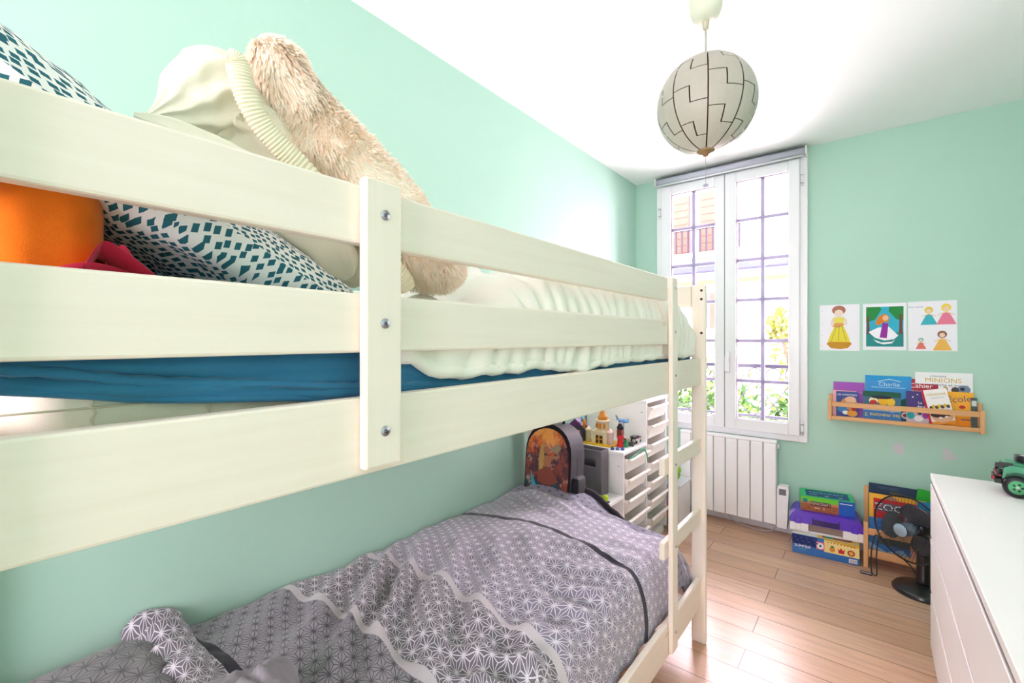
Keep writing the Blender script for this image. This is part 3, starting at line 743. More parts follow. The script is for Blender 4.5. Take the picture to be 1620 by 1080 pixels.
bx('plinth', tro, TX0, TX1 - .02, 2.095, 3.093, 0, .049, SHW, .002)
BINW = flat((252, 247, 242), .35, var=.02)
for y_, z_ in ((2.3985, .60), (2.7335, .87)): MB().cyl((TX1 - .03, y_ + .002, z_), (TX1 - .03, y_ - .001, z_), .004, flat((150, 140, 150), .5), 8).build('peg_hole', tro)
def bin_(y0, y1, z, label, h=.088):
    b = MB(); x1 = TX1 + .022; x0 = TX0 + .05
    a = .016                                              # walls lean outwards to the rim
    outer_b = [(x0 + a, y0 + .02 + a, z), (x1 - a * 1.6, y0 + .02 + a, z), (x1 - a * 1.6, y1 - .006 - a, z), (x0 + a, y1 - .006 - a, z)]
    outer_t = [(x0, y0 + .022, z + h), (x1, y0 + .022, z + h), (x1, y1 - .008, z + h), (x0, y1 - .008, z + h)]
    t = .004
    inner_t = [(x0 + t, y0 + .022 + t, z + h), (x1 - t, y0 + .022 + t, z + h), (x1 - t, y1 - .008 - t, z + h), (x0 + t, y1 - .008 - t, z + h)]
    inner_b = [(x0 + a + t, y0 + .02 + a + t, z + t), (x1 - a * 1.6 - t, y0 + .02 + a + t, z + t), (x1 - a * 1.6 - t, y1 - .006 - a - t, z + t), (x0 + a + t, y1 - .006 - a - t, z + t)]
    b.rings([outer_b, outer_t, inner_t, inner_b], BINW, None, True, False)
    o = b.build('storage_bin', bevel=.002); tag(o, label, 'bin', 'white bins in the storage unit')
    r = MB(); r.box(x1, x1 + .014, y0 + .024, y1 - .010, z + h - .012, z + h, BINW); r.build('rim', o, bevel=.003)
    return o
ordn = ('topmost', 'second from the top', 'third from the top', 'fourth from the top', 'fifth from the top', 'sixth from the top', 'seventh from the top')
for k in range(7): bin_(2.737, 3.073, .815 - k * .118, 'white plastic bin, %s in the tallest column of the storage unit' % ordn[k])
for k in range(5): bin_(2.402, 2.733, .555 - k * .118, 'white plastic bin, %s in the middle column of the storage unit' % ordn[k])
# things on the unit
GREYB = flat((116, 110, 118), .7, var=.1)
gbx = empty('storage_box', (-1.34, 2.315, .441), 'grey box with a handle slot on the lowest step of the unit', 'box')
m = MB()
x0, x1, y0, y1, z0, z1 = -1.50, -1.19, 2.285, 2.375, .4415, .70
m.box(x0, x1, y1 - .006, y1, z0, z1, GREYB); m.box(x0, x0 + .006, y0, y1 - .006, z0, z1, GREYB); m.box(x1 - .006, x1, y0, y1 - .006, z0, z1, GREYB); m.box(x0 + .006, x1 - .006, y0, y1 - .006, z0, z0 + .006, GREYB)
m.build('body', gbx, bevel=.002)
m = MB(); hx0, hx1, hz0, hz1 = -1.31, -1.225, .605, .645
m.box(x0 + .006, hx0, y0, y0 + .006, z0 + .006, z1, GREYB); m.box(hx1, x1 - .006, y0, y0 + .006, z0 + .006, z1, GREYB); m.box(hx0, hx1, y0, y0 + .006, z0 + .006, hz0, GREYB); m.box(hx0, hx1, y0, y0 + .006, hz1, z1, GREYB)
m.build('front_panel', gbx)
TZ = .683
def toy(name, loc, label, cat): return empty(name, loc, label, cat)
CRM, YEL, ORG, REDP = flat((244, 228, 194), .4), flat((242, 196, 40), .35), flat((214, 134, 40), .4), flat((214, 30, 34), .35)
BRN, GRN, BLU, PUR, PNK, SKY = flat((92, 58, 44), .45), flat((40, 150, 92), .4), flat((50, 84, 168), .4), flat((104, 44, 112), .4), flat((236, 142, 176), .4), flat((112, 172, 226), .4)
cs = toy('toy_castle', (-1.30, 2.53, TZ), 'cream toy brick castle with orange roof on the storage unit', 'toy castle')
cx, cy = -1.31, 2.535
m = MB(); m.box(cx - .10, cx + .10, cy - .075, cy + .075, TZ, TZ + .010, YEL)
for i in range(10):
    for j in (-1, 1): m.cyl((cx - .09 + i * .02, cy + j * .066, TZ + .010), (cx - .09 + i * .02, cy + j * .066, TZ + .014), .005, YEL, 8)
m.build('base_plate', cs, bevel=.001)
m = MB(); m.box(cx - .05, cx + .05, cy - .045, cy + .045, TZ + .010, TZ + .075, CRM); m.box(cx - .058, cx + .058, cy - .052, cy + .052, TZ + .075, TZ + .083, CRM)
for i in range(5): m.box(cx - .054 + i * .024, cx - .042 + i * .024, cy - .052, cy - .044, TZ + .083, TZ + .092, CRM)
m.build('keep', cs, bevel=.001)
m = MB(); m.lathe([(.038, 0), (.038, .055), (.044, .057), (.044, .066), (.036, .066)], CRM, Matrix.Translation((cx, cy, TZ + .083)), 16); m.build('tower', cs)
m = MB(); m.lathe([(.030, 0), (.030, .02), (.026, .024), (.014, .048), (.014, .058), (.002, .062)], ORG, Matrix.Translation((cx, cy, TZ + .149)), 14); m.build('roof', cs)
for sx in (-1, 1):
    m = MB(); m.lathe([(.018, 0), (.018, .07), (.022, .072), (.022, .08), (.017, .08), (.002, .10)], CRM if sx < 0 else flat((240, 206, 196), .4), Matrix.Translation((cx + sx * .075, cy - .045, TZ + .010)), 12); m.build('turret', cs)
m = MB(); m.box(cx - .022, cx + .022, cy - .049, cy - .044, TZ + .012, TZ + .058, BRN); m.box(cx - .003, cx + .003, cy - .051, cy - .048, TZ + .012, TZ + .058, YEL); m.box(cx - .022, cx + .022, cy - .051, cy - .048, TZ + .034, TZ + .038, YEL); m.build('gate', cs)
m = MB()
for a in (-2.3, -1.57, -.8): m.box(cx + .036 * math.cos(a) - .008, cx + .036 * math.cos(a) + .008, cy + .039 * math.sin(a) - .004, cy + .039 * math.sin(a) + .002, TZ + .10, TZ + .128, ORG)
m.build('tower_window', cs)
t = toy('toy_tower', (-1.185, 2.52, TZ), 'red and black toy brick tower beside the toy castle', 'toy'); x, y = -1.185, 2.52
m = MB(); m.lathe([(.020, 0), (.024, .005), (.017, .02), (.017, .055), (.022, .057), (.022, .07)], REDP, Matrix.Translation((x, y, TZ)), 12); m.build('base', t)
m = MB(); m.box(x - .016, x + .016, y - .016, y + .016, TZ + .07, TZ + .105, flat((120, 44, 34), .5)); m.build('upper_block', t, bevel=.002)
m = MB(); m.lathe([(.018, 0), (.022, .012), (.012, .03), (.012, .036)], BLACK, Matrix.Translation((x, y, TZ + .105)), 12); m.build('roof', t)
t = toy('toy_plane', (-1.20, 2.62, TZ), 'light blue toy plane on a stand behind the red toy tower', 'toy plane'); x, y = -1.20, 2.60
m = MB(); m.cyl((x, y, TZ), (x, y, TZ + .13), .004, flat((170, 190, 210), .4), 8); m.lathe([(.02, 0), (.02, .006), (.004, .008)], SKY, Matrix.Translation((x, y, TZ)), 12); m.build('stand', t)
m = MB(); m.ball((x, y, TZ + .143), .035, .014, .013, SKY); m.build('fuselage', t)
m = MB(); m.box(x - .012, x + .010, y - .055, y + .055, TZ + .142, TZ + .147, BLU); m.build('wing', t, bevel=.001)
m = MB(); m.box(x - .045, x - .027, y - .018, y + .018, TZ + .146, TZ + .150, SKY); m.prism([(x - .045, TZ + .146), (x - .028, TZ + .146), (x - .048, TZ + .175), (x - .056, TZ + .175)], y - .002, y + .002, flat((120, 150, 180), .4)); m.build('tail', t)
t = toy('toy_vehicle', (-1.155, 2.66, TZ), 'black-wheeled toy vehicle on the storage unit behind the blue plane', 'toy'); x, y = -1.16, 2.665
m = MB(); m.box(x - .07, x + .03, y - .02, y + .02, TZ + .012, TZ + .03, flat((236, 214, 196), .4)); m.box(x - .02, x + .01, y - .018, y + .018, TZ + .03, TZ + .045, flat((90, 96, 104), .4)); m.build('body', t, bevel=.002)
for dx, r_ in ((.012, .022), (-.055, .013)):
    for s_ in (-1, 1):
        m = MB(); m.cyl((x + dx, y + s_ * .021, TZ + r_), (x + dx, y + s_ * .033, TZ + r_), r_, BLACK, 18); m.cyl((x + dx, y + s_ * .033, TZ + r_), (x + dx, y + s_ * .0345, TZ + r_), r_ * .5, flat((190, 194, 200), .3, .5), 12); m.build('wheel', t)
m = MB(); m.prism([(-1.20, TZ), (-1.125, TZ), (-1.125, TZ + .03), (-1.20, TZ + .018)], 2.572, 2.584, flat((84, 80, 74), .6)); tag(m.build('toy_ramp', bevel=.001), 'dark toy brick ramp in front of the black-wheeled toy vehicle', 'toy')
m = MB(); m.box(-1.165, -1.145, 2.525, 2.55, TZ, TZ + .028, GRN); m.box(-1.163, -1.147, 2.527, 2.548, TZ + .028, TZ + .04, GRN); tag(m.build('toy_block', bevel=.002), 'small green toy block beside the red toy tower', 'toy')
t = toy('toy_animal', (-1.145, 2.66, TZ), 'tiny multicoloured toy animal at the open end of the middle step', 'toy'); x, y = -1.128, 2.640
m = MB(); m.ball((x, y, TZ + .030), .016, .010, .011, flat((244, 236, 238), .4)); m.ball((x + .018, y, TZ + .042), .008, .007, .008, flat((236, 206, 170), .4)); m.build('body', t)
m = MB()
for dx in (-.011, .009):
    for dy in (-.005, .005): m.cyl((x + dx, y + dy, TZ), (x + dx, y + dy, TZ + .025), .0035, flat((244, 236, 238), .4), 6)
m.build('leg', t)
m = MB(); m.ball((x - .002, y, TZ + .043), .012, .008, .007, PUR); m.ball((x - .020, y, TZ + .035), .006, .005, .012, YEL); m.ball((x + .020, y, TZ + .051), .005, .007, .004, BLACK); m.build('mane', t)
for k, (x, y, c, nm) in enumerate(((-1.19, 2.425, BLU, 'dark blue'), (-1.165, 2.44, flat((86, 112, 176), .4), 'mid blue'), (-1.14, 2.455, flat((60, 96, 168), .4), 'bright blue'))):
    m = MB(); m.box(x - .009, x + .009, y - .006, y + .006, TZ, TZ + .010, c)
    for dx in (-.004, .004): m.cyl((x + dx, y, TZ + .010), (x + dx, y, TZ + .0125), .003, c, 8)
    m.ball((x, y, TZ + .017), .005, .005, .006, c, 8, 6)
    tag(m.build('toy_brick'), '%s loose toy brick lying in front of the toy castle' % nm, 'toy brick', 'loose blue toy bricks')
t = toy('toy_house', (-1.46, 2.50, TZ), 'pink and black toy house half hidden behind the backpack', 'toy'); x, y = -1.455, 2.485
m = MB(); m.box(x - .05, x + .045, y - .03, y + .04, TZ, TZ + .105, flat((70, 74, 78), .5)); m.build('wall', t, bevel=.002)
m = MB(); m.box(x - .04, x + .03, y - .034, y - .03, TZ + .02, TZ + .08, PNK); m.ball((x - .01, y - .03, TZ + .07), .015, .01, .015, YEL); m.ball((x + .02, y - .03, TZ + .05), .012, .01, .014, flat((220, 240, 230), .4)); m.build('front', t)
m = MB(); m.prism([(x - .055, TZ + .105), (x + .05, TZ + .105), (x - .002, TZ + .15)], y - .034, y + .044, PUR); m.build('roof', t, bevel=.002)
m = MB(); m.ball((x + .055, y - .02, TZ + .125), .012, .012, .03, ORG); m.ball((x + .035, y - .01, TZ + .148), .012, .012, .018, SKY); m.build('flag', t)
# lowest step: small toys
m = MB(); m.ball((-1.165, 2.21, .466), .020, .016, .017, flat((188, 226, 30), .4)); m.ball((-1.135, 2.225, .468), .020, .016, .018, flat((206, 232, 40), .4)); m.ball((-1.15, 2.218, .452), .026, .02, .012, flat((150, 196, 30), .4)); tag(m.build('toy_figure'), 'lime green toy figure on the lowest step of the storage unit', 'toy')
m = MB(); m.box(-1.235, -1.175, 2.175, 2.215, .4405, .452, REDP); m.box(-1.225, -1.20, 2.18, 2.205, .452, .462, flat((116, 40, 30), .5)); tag(m.build('toy_part', bevel=.002), 'red toy brick piece beside the lime green toy figure', 'toy')
m = MB(); m.box(-1.20, -1.118, 2.232, 2.25, .4405, .4465, flat((62, 62, 74), .6)); tag(m.build('toy_strip', bevel=.001), 'dark grey flat strip beside the lime green toy figure', 'toy')
m = MB()
c = catmull([(-1.088, 2.43, .643), (-1.083, 2.47, .650), (-1.082, 2.53, .655), (-1.080, 2.58, .672), (-1.076, 2.62, .668), (-1.072, 2.65, .63), (-1.072, 2.665, .585)], 6)
m.rings([[(x + .003 * math.cos(a), y + .005 * math.sin(a) * .5, z + .006 * math.sin(a)) for a in [2 * math.pi * q / 8 for q in range(8)]] for x, y, z in c], flat((36, 160, 122), .5)); tag(m.build('ribbon'), 'green ribbon hanging out of the topmost bin in the middle column', 'ribbon')
# by the radiator, seen through the ladder
t = toy('toy_crate', (-1.16, 3.25, 0), 'white toy crate on the floor in front of the radiator', 'crate')
m = MB(); m.box(-1.27, -1.05, 3.18, 3.42, 0, .30, flat((240, 238, 240), .4)); m.build('body', t, bevel=.006)
m = MB(); m.box(-1.275, -1.045, 3.175, 3.425, .285, .305, flat((226, 226, 232), .4)); m.build('rim', t, bevel=.004)
t = empty('plastic_toy', (-1.13, 3.28, .305), 'lime green plastic toy with yellow spots on the white crate', 'toy')
m = MB(); m.ball((-1.13, 3.28, .348), .05, .04, .042, flat((130, 196, 50), .4)); m.ball((-1.10, 3.26, .395), .035, .03, .03, flat((154, 206, 60), .4)); m.build('body', t)
m = MB(); m.ball((-1.095, 3.235, .40), .012, .01, .012, flat((250, 220, 60), .4)); m.ball((-1.14, 3.245, .36), .014, .012, .016, flat((34, 130, 62), .4)); m.ball((-1.10, 3.245, .35), .010, .012, .012, flat((240, 160, 60), .4)); m.build('spots', t)
m = MB(); m.box(-1.105, -1.075, 3.10, 3.16, 0, .38, flat((74, 84, 110), .5)); m.box(-1.1055, -1.0745, 3.099, 3.161, .38, .425, flat((206, 40, 52), .5)); m.box(-1.1055, -1.0745, 3.099, 3.161, .10, .20, flat((222, 58, 50), .5))
tag(m.build('game_box', bevel=.002), 'slim grey and red box standing beside the tallest column of bins', 'box')
m = MB(); loft(m, [(-.93, 2.40, .05, .02), (-.93, 2.45, .08, .07), (-.96, 2.58, .09, .085), (-1.0, 2.70, .07, .06), (-1.0, 2.78, .04, .02)], cloth('dark_cloth', (44, 42, 54)), 20, 6, .02, 12)
tag(m.build('dark_clothes'), 'dark clothes heaped on the floor beside the bed foot', 'clothes')

# ------------------------------------------------------------------ ceiling lamp: globe of interlocking pieces
lp = empty('pendant_lamp', (-.485, 1.738, ZC), 'grey-white globe pendant lamp of interlocking pieces hanging from the ceiling', 'pendant lamp')
lx, ly, lz, lr_ = -.480, 1.742, 2.197, .172
SHELL = flat((180, 175, 163), .45, var=.03); COPPER = flat((96, 66, 44), .5, .3)
m = MB(); m.lathe([(.022, -.008), (.045, .004), (.055, .03), (.059, .07), (.060, ZC - 2.515)], flat((224, 226, 206), .4), Matrix.Translation((lx, ly, 2.515)), 28); m.lathe([(.009, -.035), (.013, -.012), (.014, 0)], flat((206, 198, 172), .4), Matrix.Translation((lx, ly, 2.512)), 12); m.build('canopy', lp)
m = MB(); m.cyl((lx, ly, 2.36), (lx, ly, 2.49), .0035, flat((190, 188, 176), .5), 8); m.build('cord', lp)
m = MB(); G = 9; g = R(.75); e = 9.0; lat = [-78, -48, -9, 30, 62]
def patch(l0, l1, b0, b1, n=5):
    nb = max(2, int((b1 - b0) / 5) + 1); Q = []
    for i in range(nb + 1):
        b = R(b0 + (b1 - b0) * i / nb)
        Q.append([(lx + lr_ * math.cos(b) * math.cos(l0(b) + (l1(b) - l0(b)) * k / n), ly + lr_ * math.cos(b) * math.sin(l0(b) + (l1(b) - l0(b)) * k / n), lz + lr_ * math.sin(b)) for k in range(n + 1)])
    m.grid(Q, SHELL)
gd = .9
for q in range(G):
    L0 = 2 * math.pi * q / G + R(8); L1 = L0 + 2 * math.pi / G; LM = (L0 + L1) / 2
    gap = lambda b: g / max(.25, math.cos(b))
    off = 13 if q % 2 else 0
    lt = [-84] + [x + off for x in lat[1:] if x + off < 66] + [84]
    for j in range(len(lt) - 1):
        eb = e if j > 0 else 0; et = e if j < len(lt) - 2 else 0
        b0, b1 = lt[j], lt[j + 1]; hg = gd / 2
        # left half shifted up by e, right half shifted down by e
        Lf = lambda b: L0 + gap(b); Md = lambda b: LM; Mg = lambda b: LM - gap(b); Mr = lambda b: LM + gap(b); Rt = lambda b: L1 - gap(b)
        lo, hi = b0 + eb + hg * (j > 0), b1 - et - hg * (j < len(lt) - 2)
        patch(Lf, Md, lo, hi)
        if et: patch(Lf, Mg, hi, b1 + et - hg)
        patch(Md, Rt, lo, hi)
        if eb: patch(Mr, Rt, b0 - eb + hg, lo)
m.build('lamp_shade', lp)
m = MB(); m.ball((lx, ly, lz), lr_ - .012, lr_ - .012, lr_ - .012, COPPER, 32, 20); m.build('inner_globe', lp)
m = MB(); m.lathe([(.030, .012), (.032, .0), (.026, -.006), (.012, -.010), (.008, -.018), (.002, -.02)], flat((150, 122, 84), .4, .5), Matrix.Translation((lx, ly, lz - lr_ + .002)), 16); m.build('lower_cap', lp)
m = MB(); m.lathe([(.030, -.012), (.030, 0), (.012, .006), (.005, .02)], flat((150, 122, 84), .4, .5), Matrix.Translation((lx, ly, lz + lr_ - .004)), 16); m.build('upper_cap', lp)
m = MB(); m.cyl((lx, ly, lz - lr_ - .018), (lx, ly, lz - lr_ - .118), .0008, flat((170, 170, 180), .5), 5); m.build('pull_cord', lp)
m = MB(); m.ball((lx, ly, lz - lr_ - .124), .009, .009, .006, flat((170, 168, 186), .4)); m.build('pull_bead', lp)

# ------------------------------------------------------------------ radiator under the window
rad = empty('radiator', (-.83, 3.53, .07), 'white panel radiator with control unit under the window', 'radiator')
xs = [-.505 - .0805 * k for k in range(9)]
for k in range(8):
    m = MB(); m.box(xs[k + 1] + .0025, xs[k] - .0025, 3.485, 3.545, .075, .622, WHITE_SATIN); m.build('panel', rad, bevel=.006, seg=3)
bx('back_body', rad, xs[8] + .002, xs[0] - .002, 3.546, 3.597, .085, .60, flat((206, 206, 212), .5), .003)
bx('top_cover', rad, xs[8], xs[0], 3.487, 3.556, .6225, .640, WHITE_SATIN, .006)
cu = empty; m = MB(); m.prism([(-.503, .062), (-.446, .062), (-.440, .20), (-.434, .31), (-.438, .345), (-.496, .345), (-.503, .32)], 3.49, 3.55, WHITE_SATIN); ctl = m.build('control_unit', rad, bevel=.006)
m = MB(); m.box(-.490, -.450, 3.486, 3.4895, .285, .325, flat((110, 112, 122), .3)); m.build('display', ctl)
m = MB(); m.cyl((-.503, 3.52, .60), (-.494, 3.52, .60), .016, WHITE, 14); m.build('valve_cap', rad)
m = MB(); m.tube(catmull([(-.83, 3.53, .072), (-.78, 3.51, .035), (-.66, 3.50, .012), (-.55, 3.50, .02), (-.50, 3.53, .062)], 6), .003, flat((190, 190, 200), .5), 7); m.build('cable', rad)

# ------------------------------------------------------------------ drawings and paper scraps on the far wall
PAPER = flat((244, 242, 250), .8, var=.02); INK = flat((96, 90, 116), .7)
def c_(r, g_, b): return flat((r, g_, b), .7, var=.12)
def sheet(x0, z0, x1, z1, items, label, tilt=0.):
    M = Matrix.Translation((x0, YF - .002, z0)) @ Matrix.Rotation(R(tilt), 4, 'Y')
    m = MB(); wd, ht = x1 - x0, z1 - z0
    m.box(0, wd, 0, .0015, 0, ht, PAPER, M); art(m, items, M, .0003)
    return tag(m.build('childs_drawing'), label, 'drawing', 'drawings taped to the green wall')
def doll(cx, z0, h, dress, hair, skin=(244, 214, 190)):
    return [('poly', [(cx - h * .34, z0), (cx + h * .34, z0), (cx + h * .09, z0 + h * .58), (cx - h * .09, z0 + h * .58)], c_(*dress)), ('poly', [(cx - h * .3, z0 + h * .46), (cx - h * .28, z0 + h * .42), (cx, z0 + h * .56), (cx + h * .28, z0 + h * .42), (cx + h * .3, z0 + h * .46), (cx, z0 + h * .62)], c_(*skin)),
            ('ell', cx, z0 + h * .78, h * .17, h * .18, c_(*hair)), ('ell', cx, z0 + h * .74, h * .10, h * .11, c_(*skin))]
it = [('ell', .012, z, .003, .003, flat((206, 206, 212), .8)) for z in (.03, .10, .18, .26)]
it += [('poly', [(.036, .044), (.060, .016), (.11, .010), (.150, .018), (.170, .046), (.155, .060), (.05, .058)], c_(206, 146, 38)), ('poly', [(.042, .058), (.162, .056), (.146, .11), (.122, .17), (.086, .17), (.062, .115)], c_(240, 222, 60)),
       ('poly', [(.068, .155), (.10, .148), (.132, .168), (.122, .182), (.08, .182)], c_(232, 168, 84)), ('poly', [(.078, .18), (.126, .18), (.134, .216), (.072, .216)], c_(236, 226, 96)),
       ('poly', [(.058, .165), (.070, .168), (.078, .208), (.066, .208)], c_(244, 220, 206)), ('poly', [(.146, .168), (.134, .168), (.128, .208), (.142, .206)], c_(244, 220, 206)),
       ('ell', .102, .262, .036, .030, c_(182, 118, 96)), ('ell', .102, .242, .023, .024, c_(246, 224, 210)), ('rect', .094, .214, .11, .222, c_(246, 224, 210))]
for a, b in (((.062, .06), (.092, .168)), ((.10, .06), (.104, .168)), ((.142, .06), (.116, .168))): it.append(('poly', [(a[0] - .001, a[1]), (a[0] + .001, a[1]), (b[0] + .001, b[1]), (b[0] - .001, b[1])], INK))
sheet(-.271, 1.258, -.062, 1.556, it, "child's drawing of a figure in a long yellow dress on white paper")
TEAL = c_(30, 140, 140)
it = [('rect', .016, .022, .194, .268, TEAL), ('rect', .016, .11, .194, .268, c_(48, 178, 206)), ('poly', [(.016, .17), (.06, .19), (.09, .25), (.085, .268), (.016, .268)], c_(30, 138, 64)), ('poly', [(.194, .18), (.16, .19), (.125, .24), (.128, .268), (.194, .268)], c_(30, 138, 64)),
      ('poly', [(.018, .10), (.034, .10), (.030, .21), (.022, .21)], c_(112, 72, 60)), ('poly', [(.172, .10), (.19, .10), (.186, .22), (.176, .22)], c_(112, 72, 60)), ('poly', [(.016, .022), (.194, .022), (.194, .075), (.016, .085)], TEAL),
      ('poly', [(.05, .066), (.09, .048), (.14, .052), (.155, .066), (.14, .042), (.10, .036), (.07, .046)], PAPER), ('poly', [(.028, .112), (.075, .14), (.125, .145), (.170, .09), (.15, .068), (.105, .060), (.06, .076)], PAPER),
      ('poly', [(.082, .078), (.116, .074), (.124, .165), (.096, .17)], c_(150, 40, 160)), ('poly', [(.06, .166), (.078, .21), (.108, .226), (.128, .205), (.124, .175), (.10, .172), (.075, .152)], c_(226, 130, 34)), ('ell', .110, .198, .014, .017, c_(240, 196, 160))]
sheet(-.046, 1.265, .161, 1.554, it, 'bright drawing with green forest and figure in white and purple')
it = doll(.092, .155, .11, (60, 186, 200), (236, 206, 70)) + doll(.166, .155, .125, (240, 130, 160), (246, 216, 70)) + doll(.148, .004, .12, (246, 190, 90), (150, 104, 80)) + doll(.056, .012, .07, (232, 120, 110), (120, 190, 180)) + [('txt', 'Pour maman', .036, .262, .013, c_(120, 118, 140))]
sheet(.170, 1.262, .381, 1.556, it, 'white drawing with four small doll figures, nearest the right wall', -.5)
for pts, nm in (([(.097, .640), (.150, .630), (.150, .690), (.135, .700), (.100, .703)], 'small squarish torn paper scrap stuck on the wall below the wooden shelf'), ([(.318, .632), (.384, .642), (.372, .664), (.345, .700), (.322, .700)], 'pointed torn paper scrap stuck on the wall above the dresser end')):
    m = MB(); m.prism(pts, YF - .002, YF - .0005, flat((206, 206, 210), .8)); tag(m.build('paper_scrap'), nm, 'paper scrap')

# ------------------------------------------------------------------ books and book ledges
def book(label, x, z, wd, ht, yf, col, items=(), th=.008, lean=0., roll=0., cat='book', group=None, name='book'):
    """front cover faces -y; (x, z) is the lower left corner of the cover"""
    M = Matrix.Translation((x, yf, z)) @ Matrix.Rotation(R(roll), 4, 'Y') @ Matrix.Rotation(R(-lean), 4, 'X')
    m = MB(); cm = flat(col, .5, var=.04); pg = flat((240, 236, 226), .8)
    m.box(0, wd, 0, .0012, 0, ht, cm, M); m.box(0, wd, th - .0012, th, 0, ht, cm, M); m.box(0, .0014, .0012, th - .0012, 0, ht, cm, M)
    m.box(.0014, wd - .002, .0012, th - .0012, .002, ht - .002, pg, M)
    art(m, items, M, .0004)
    return tag(m.build(name), label, cat, group)
GW = 'books on the wall ledge'; WT = flat((246, 246, 250), .5); YL = flat((244, 214, 50), .5)
def ledge(name, x0, x1, z0, y0, y1, h, label):
    e_ = empty(name, ((x0 + x1) / 2, (y0 + y1) / 2, z0), label, 'book ledge')
    for xa in (x0, x1 - .020):
        bx('end_upright', e_, xa, xa + .020, y1 - .022, y1 - .001, z0, z0 + h, PINE_Z, .002)
        bx('end_upright', e_, xa, xa + .020, y0, y0 + .022, z0, z0 + h * .80, PINE_Z, .002)
        bx('end_tie', e_, xa + .003, xa + .017, y0 + .0225, y1 - .0225, z0 + .012, z0 + .034, PINE, .002)
    bx('bottom_shelf', e_, x0 + .0205, x1 - .0205, y0 + .016, y1 - .003, z0 + .010, z0 + .022, PINE, .002)
    bx('front_rail', e_, x0 + .0205, x1 - .0205, y0 + .002, y0 + .0155, z0 + .006, z0 + .030, PINE, .002)
    bx('front_rail', e_, x0 + .0205, x1 - .0205, y0 + .002, y0 + .0155, z0 + h * .565, z0 + h * .755, PINE, .002)
    return e_
ledge('book_ledge', -.221, .478, .818, 3.492, 3.600, .158, 'small pale wooden ledge full of books fixed on the wall')
zb = .8405
book('purple book standing at the end of the wall ledge nearest the window', -.196, zb, .158, .218, 3.570, (156, 66, 178), [('rect', .0, .15, .158, .16, flat((172, 84, 192), .4))], lean=4, group=GW)
book('pale pink book peeking out behind the small dark blue book', -.198, zb, .12, .165, 3.556, (238, 170, 176), [], .005, lean=3, group=GW)
book('small dark blue book with cartoon-like blobs in front of the purple book', -.180, zb, .112, .160, 3.538, (32, 62, 140),
     [('txt', 'LES AVENTURES', .056, .140, .014, WT), ('ell', .066, .085, .042, .040, c_(212, 150, 96)), ('ell', .074, .11, .028, .022, c_(236, 190, 160)), ('ell', .032, .05, .026, .02, c_(66, 150, 210)), ('ell', .05, .028, .018, .012, c_(240, 240, 240)), ('ell', .082, .026, .026, .020, c_(230, 160, 60)), ('ell', .09, .055, .012, .014, c_(190, 50, 46))], .006, lean=2, group=GW)
book('tall bright blue book with pale script title on the wall ledge', -.034, zb, .217, .268, 3.572, (20, 138, 206),
     [('rect', .0, .24, .217, .268, c_(28, 152, 216)), ('txt', 'Charlie', .115, .215, .034, c_(190, 232, 246)), ('poly', [(.06, .228), (.115, .245), (.17, .232), (.17, .236), (.115, .250), (.06, .232)], c_(190, 232, 246)), ('rect', .03, .194, .19, .198, c_(150, 214, 240)), ('rect', .0, .0, .217, .10, c_(16, 84, 120)), ('poly', [(.12, .10), (.217, .15), (.217, .08), (.13, .06)], c_(20, 104, 84)), ('ell', .19, .035, .022, .02, c_(236, 226, 206)), ('ell', .19, .035, .012, .010, c_(150, 60, 50))], lean=4, group=GW)
book('blue book standing upside down in front of the tall bright blue book', -.046, zb, .180, .172, 3.540, (28, 112, 182),
     [('rect', .0, .055, .18, .172, c_(66, 110, 138)), ('rect', .0, .140, .18, .172, c_(32, 92, 72)), ('rect', .0, .055, .18, .082, c_(196, 210, 222)), ('ell', .052, .115, .022, .022, c_(236, 226, 180)), ('ell', .052, .106, .018, .014, c_(190, 46, 40)), ('ell', .098, .115, .024, .024, c_(246, 190, 40)), ('ell', .134, .112, .020, .024, c_(246, 200, 50)), ('ell', .09, .138, .05, .010, c_(34, 40, 66)), ('txt', 'les minions 2', .092, .030, .030, YL, 180, 1.05), ('txt', 'ados', .14, .052, .010, WT, 180)], .007, lean=2, group=GW)
book('dark red exercise book with white title words on the wall ledge', .150, zb, .150, .255, 3.584, (176, 16, 48), [('txt', 'Cahier', .075, .215, .038, WT), ('txt', 'd\'exercices', .070, .182, .030, WT, 0, .9)], .005, lean=2, group=GW)
book('big white book with yellow title at the back of the wall ledge', .200, zb, .242, .298, 3.588, (242, 242, 244),
     [('txt', "L'IMAGERIE", .10, .275, .014, INK), ('txt', 'MINIONS', .12, .252, .036, c_(222, 172, 40), 0, 1.05), ('txt', 'cherche et trouve', .145, .226, .022, INK), ('ell', .205, .205, .028, .024, c_(120, 140, 170)), ('ell', .200, .208, .010, .010, c_(40, 44, 60)), ('ell', .17, .20, .016, .018, c_(70, 60, 50)), ('ell', .13, .205, .01, .014, c_(200, 150, 60))], .006, lean=1, group=GW)
book('yellow-orange book with black handwritten title on the wall ledge', .322, zb, .122, .192, 3.566, (246, 174, 24), [('txt', 'École', .062, .150, .048, INK, 8), ('ell', .075, .108, .013, .010, c_(206, 50, 46)), ('rect', .05, .066, .10, .086, c_(92, 58, 120)), ('rect', .0, .0, .122, .05, c_(244, 150, 20)), ('rect', .07, .035, .11, .041, INK)], lean=3, group=GW)
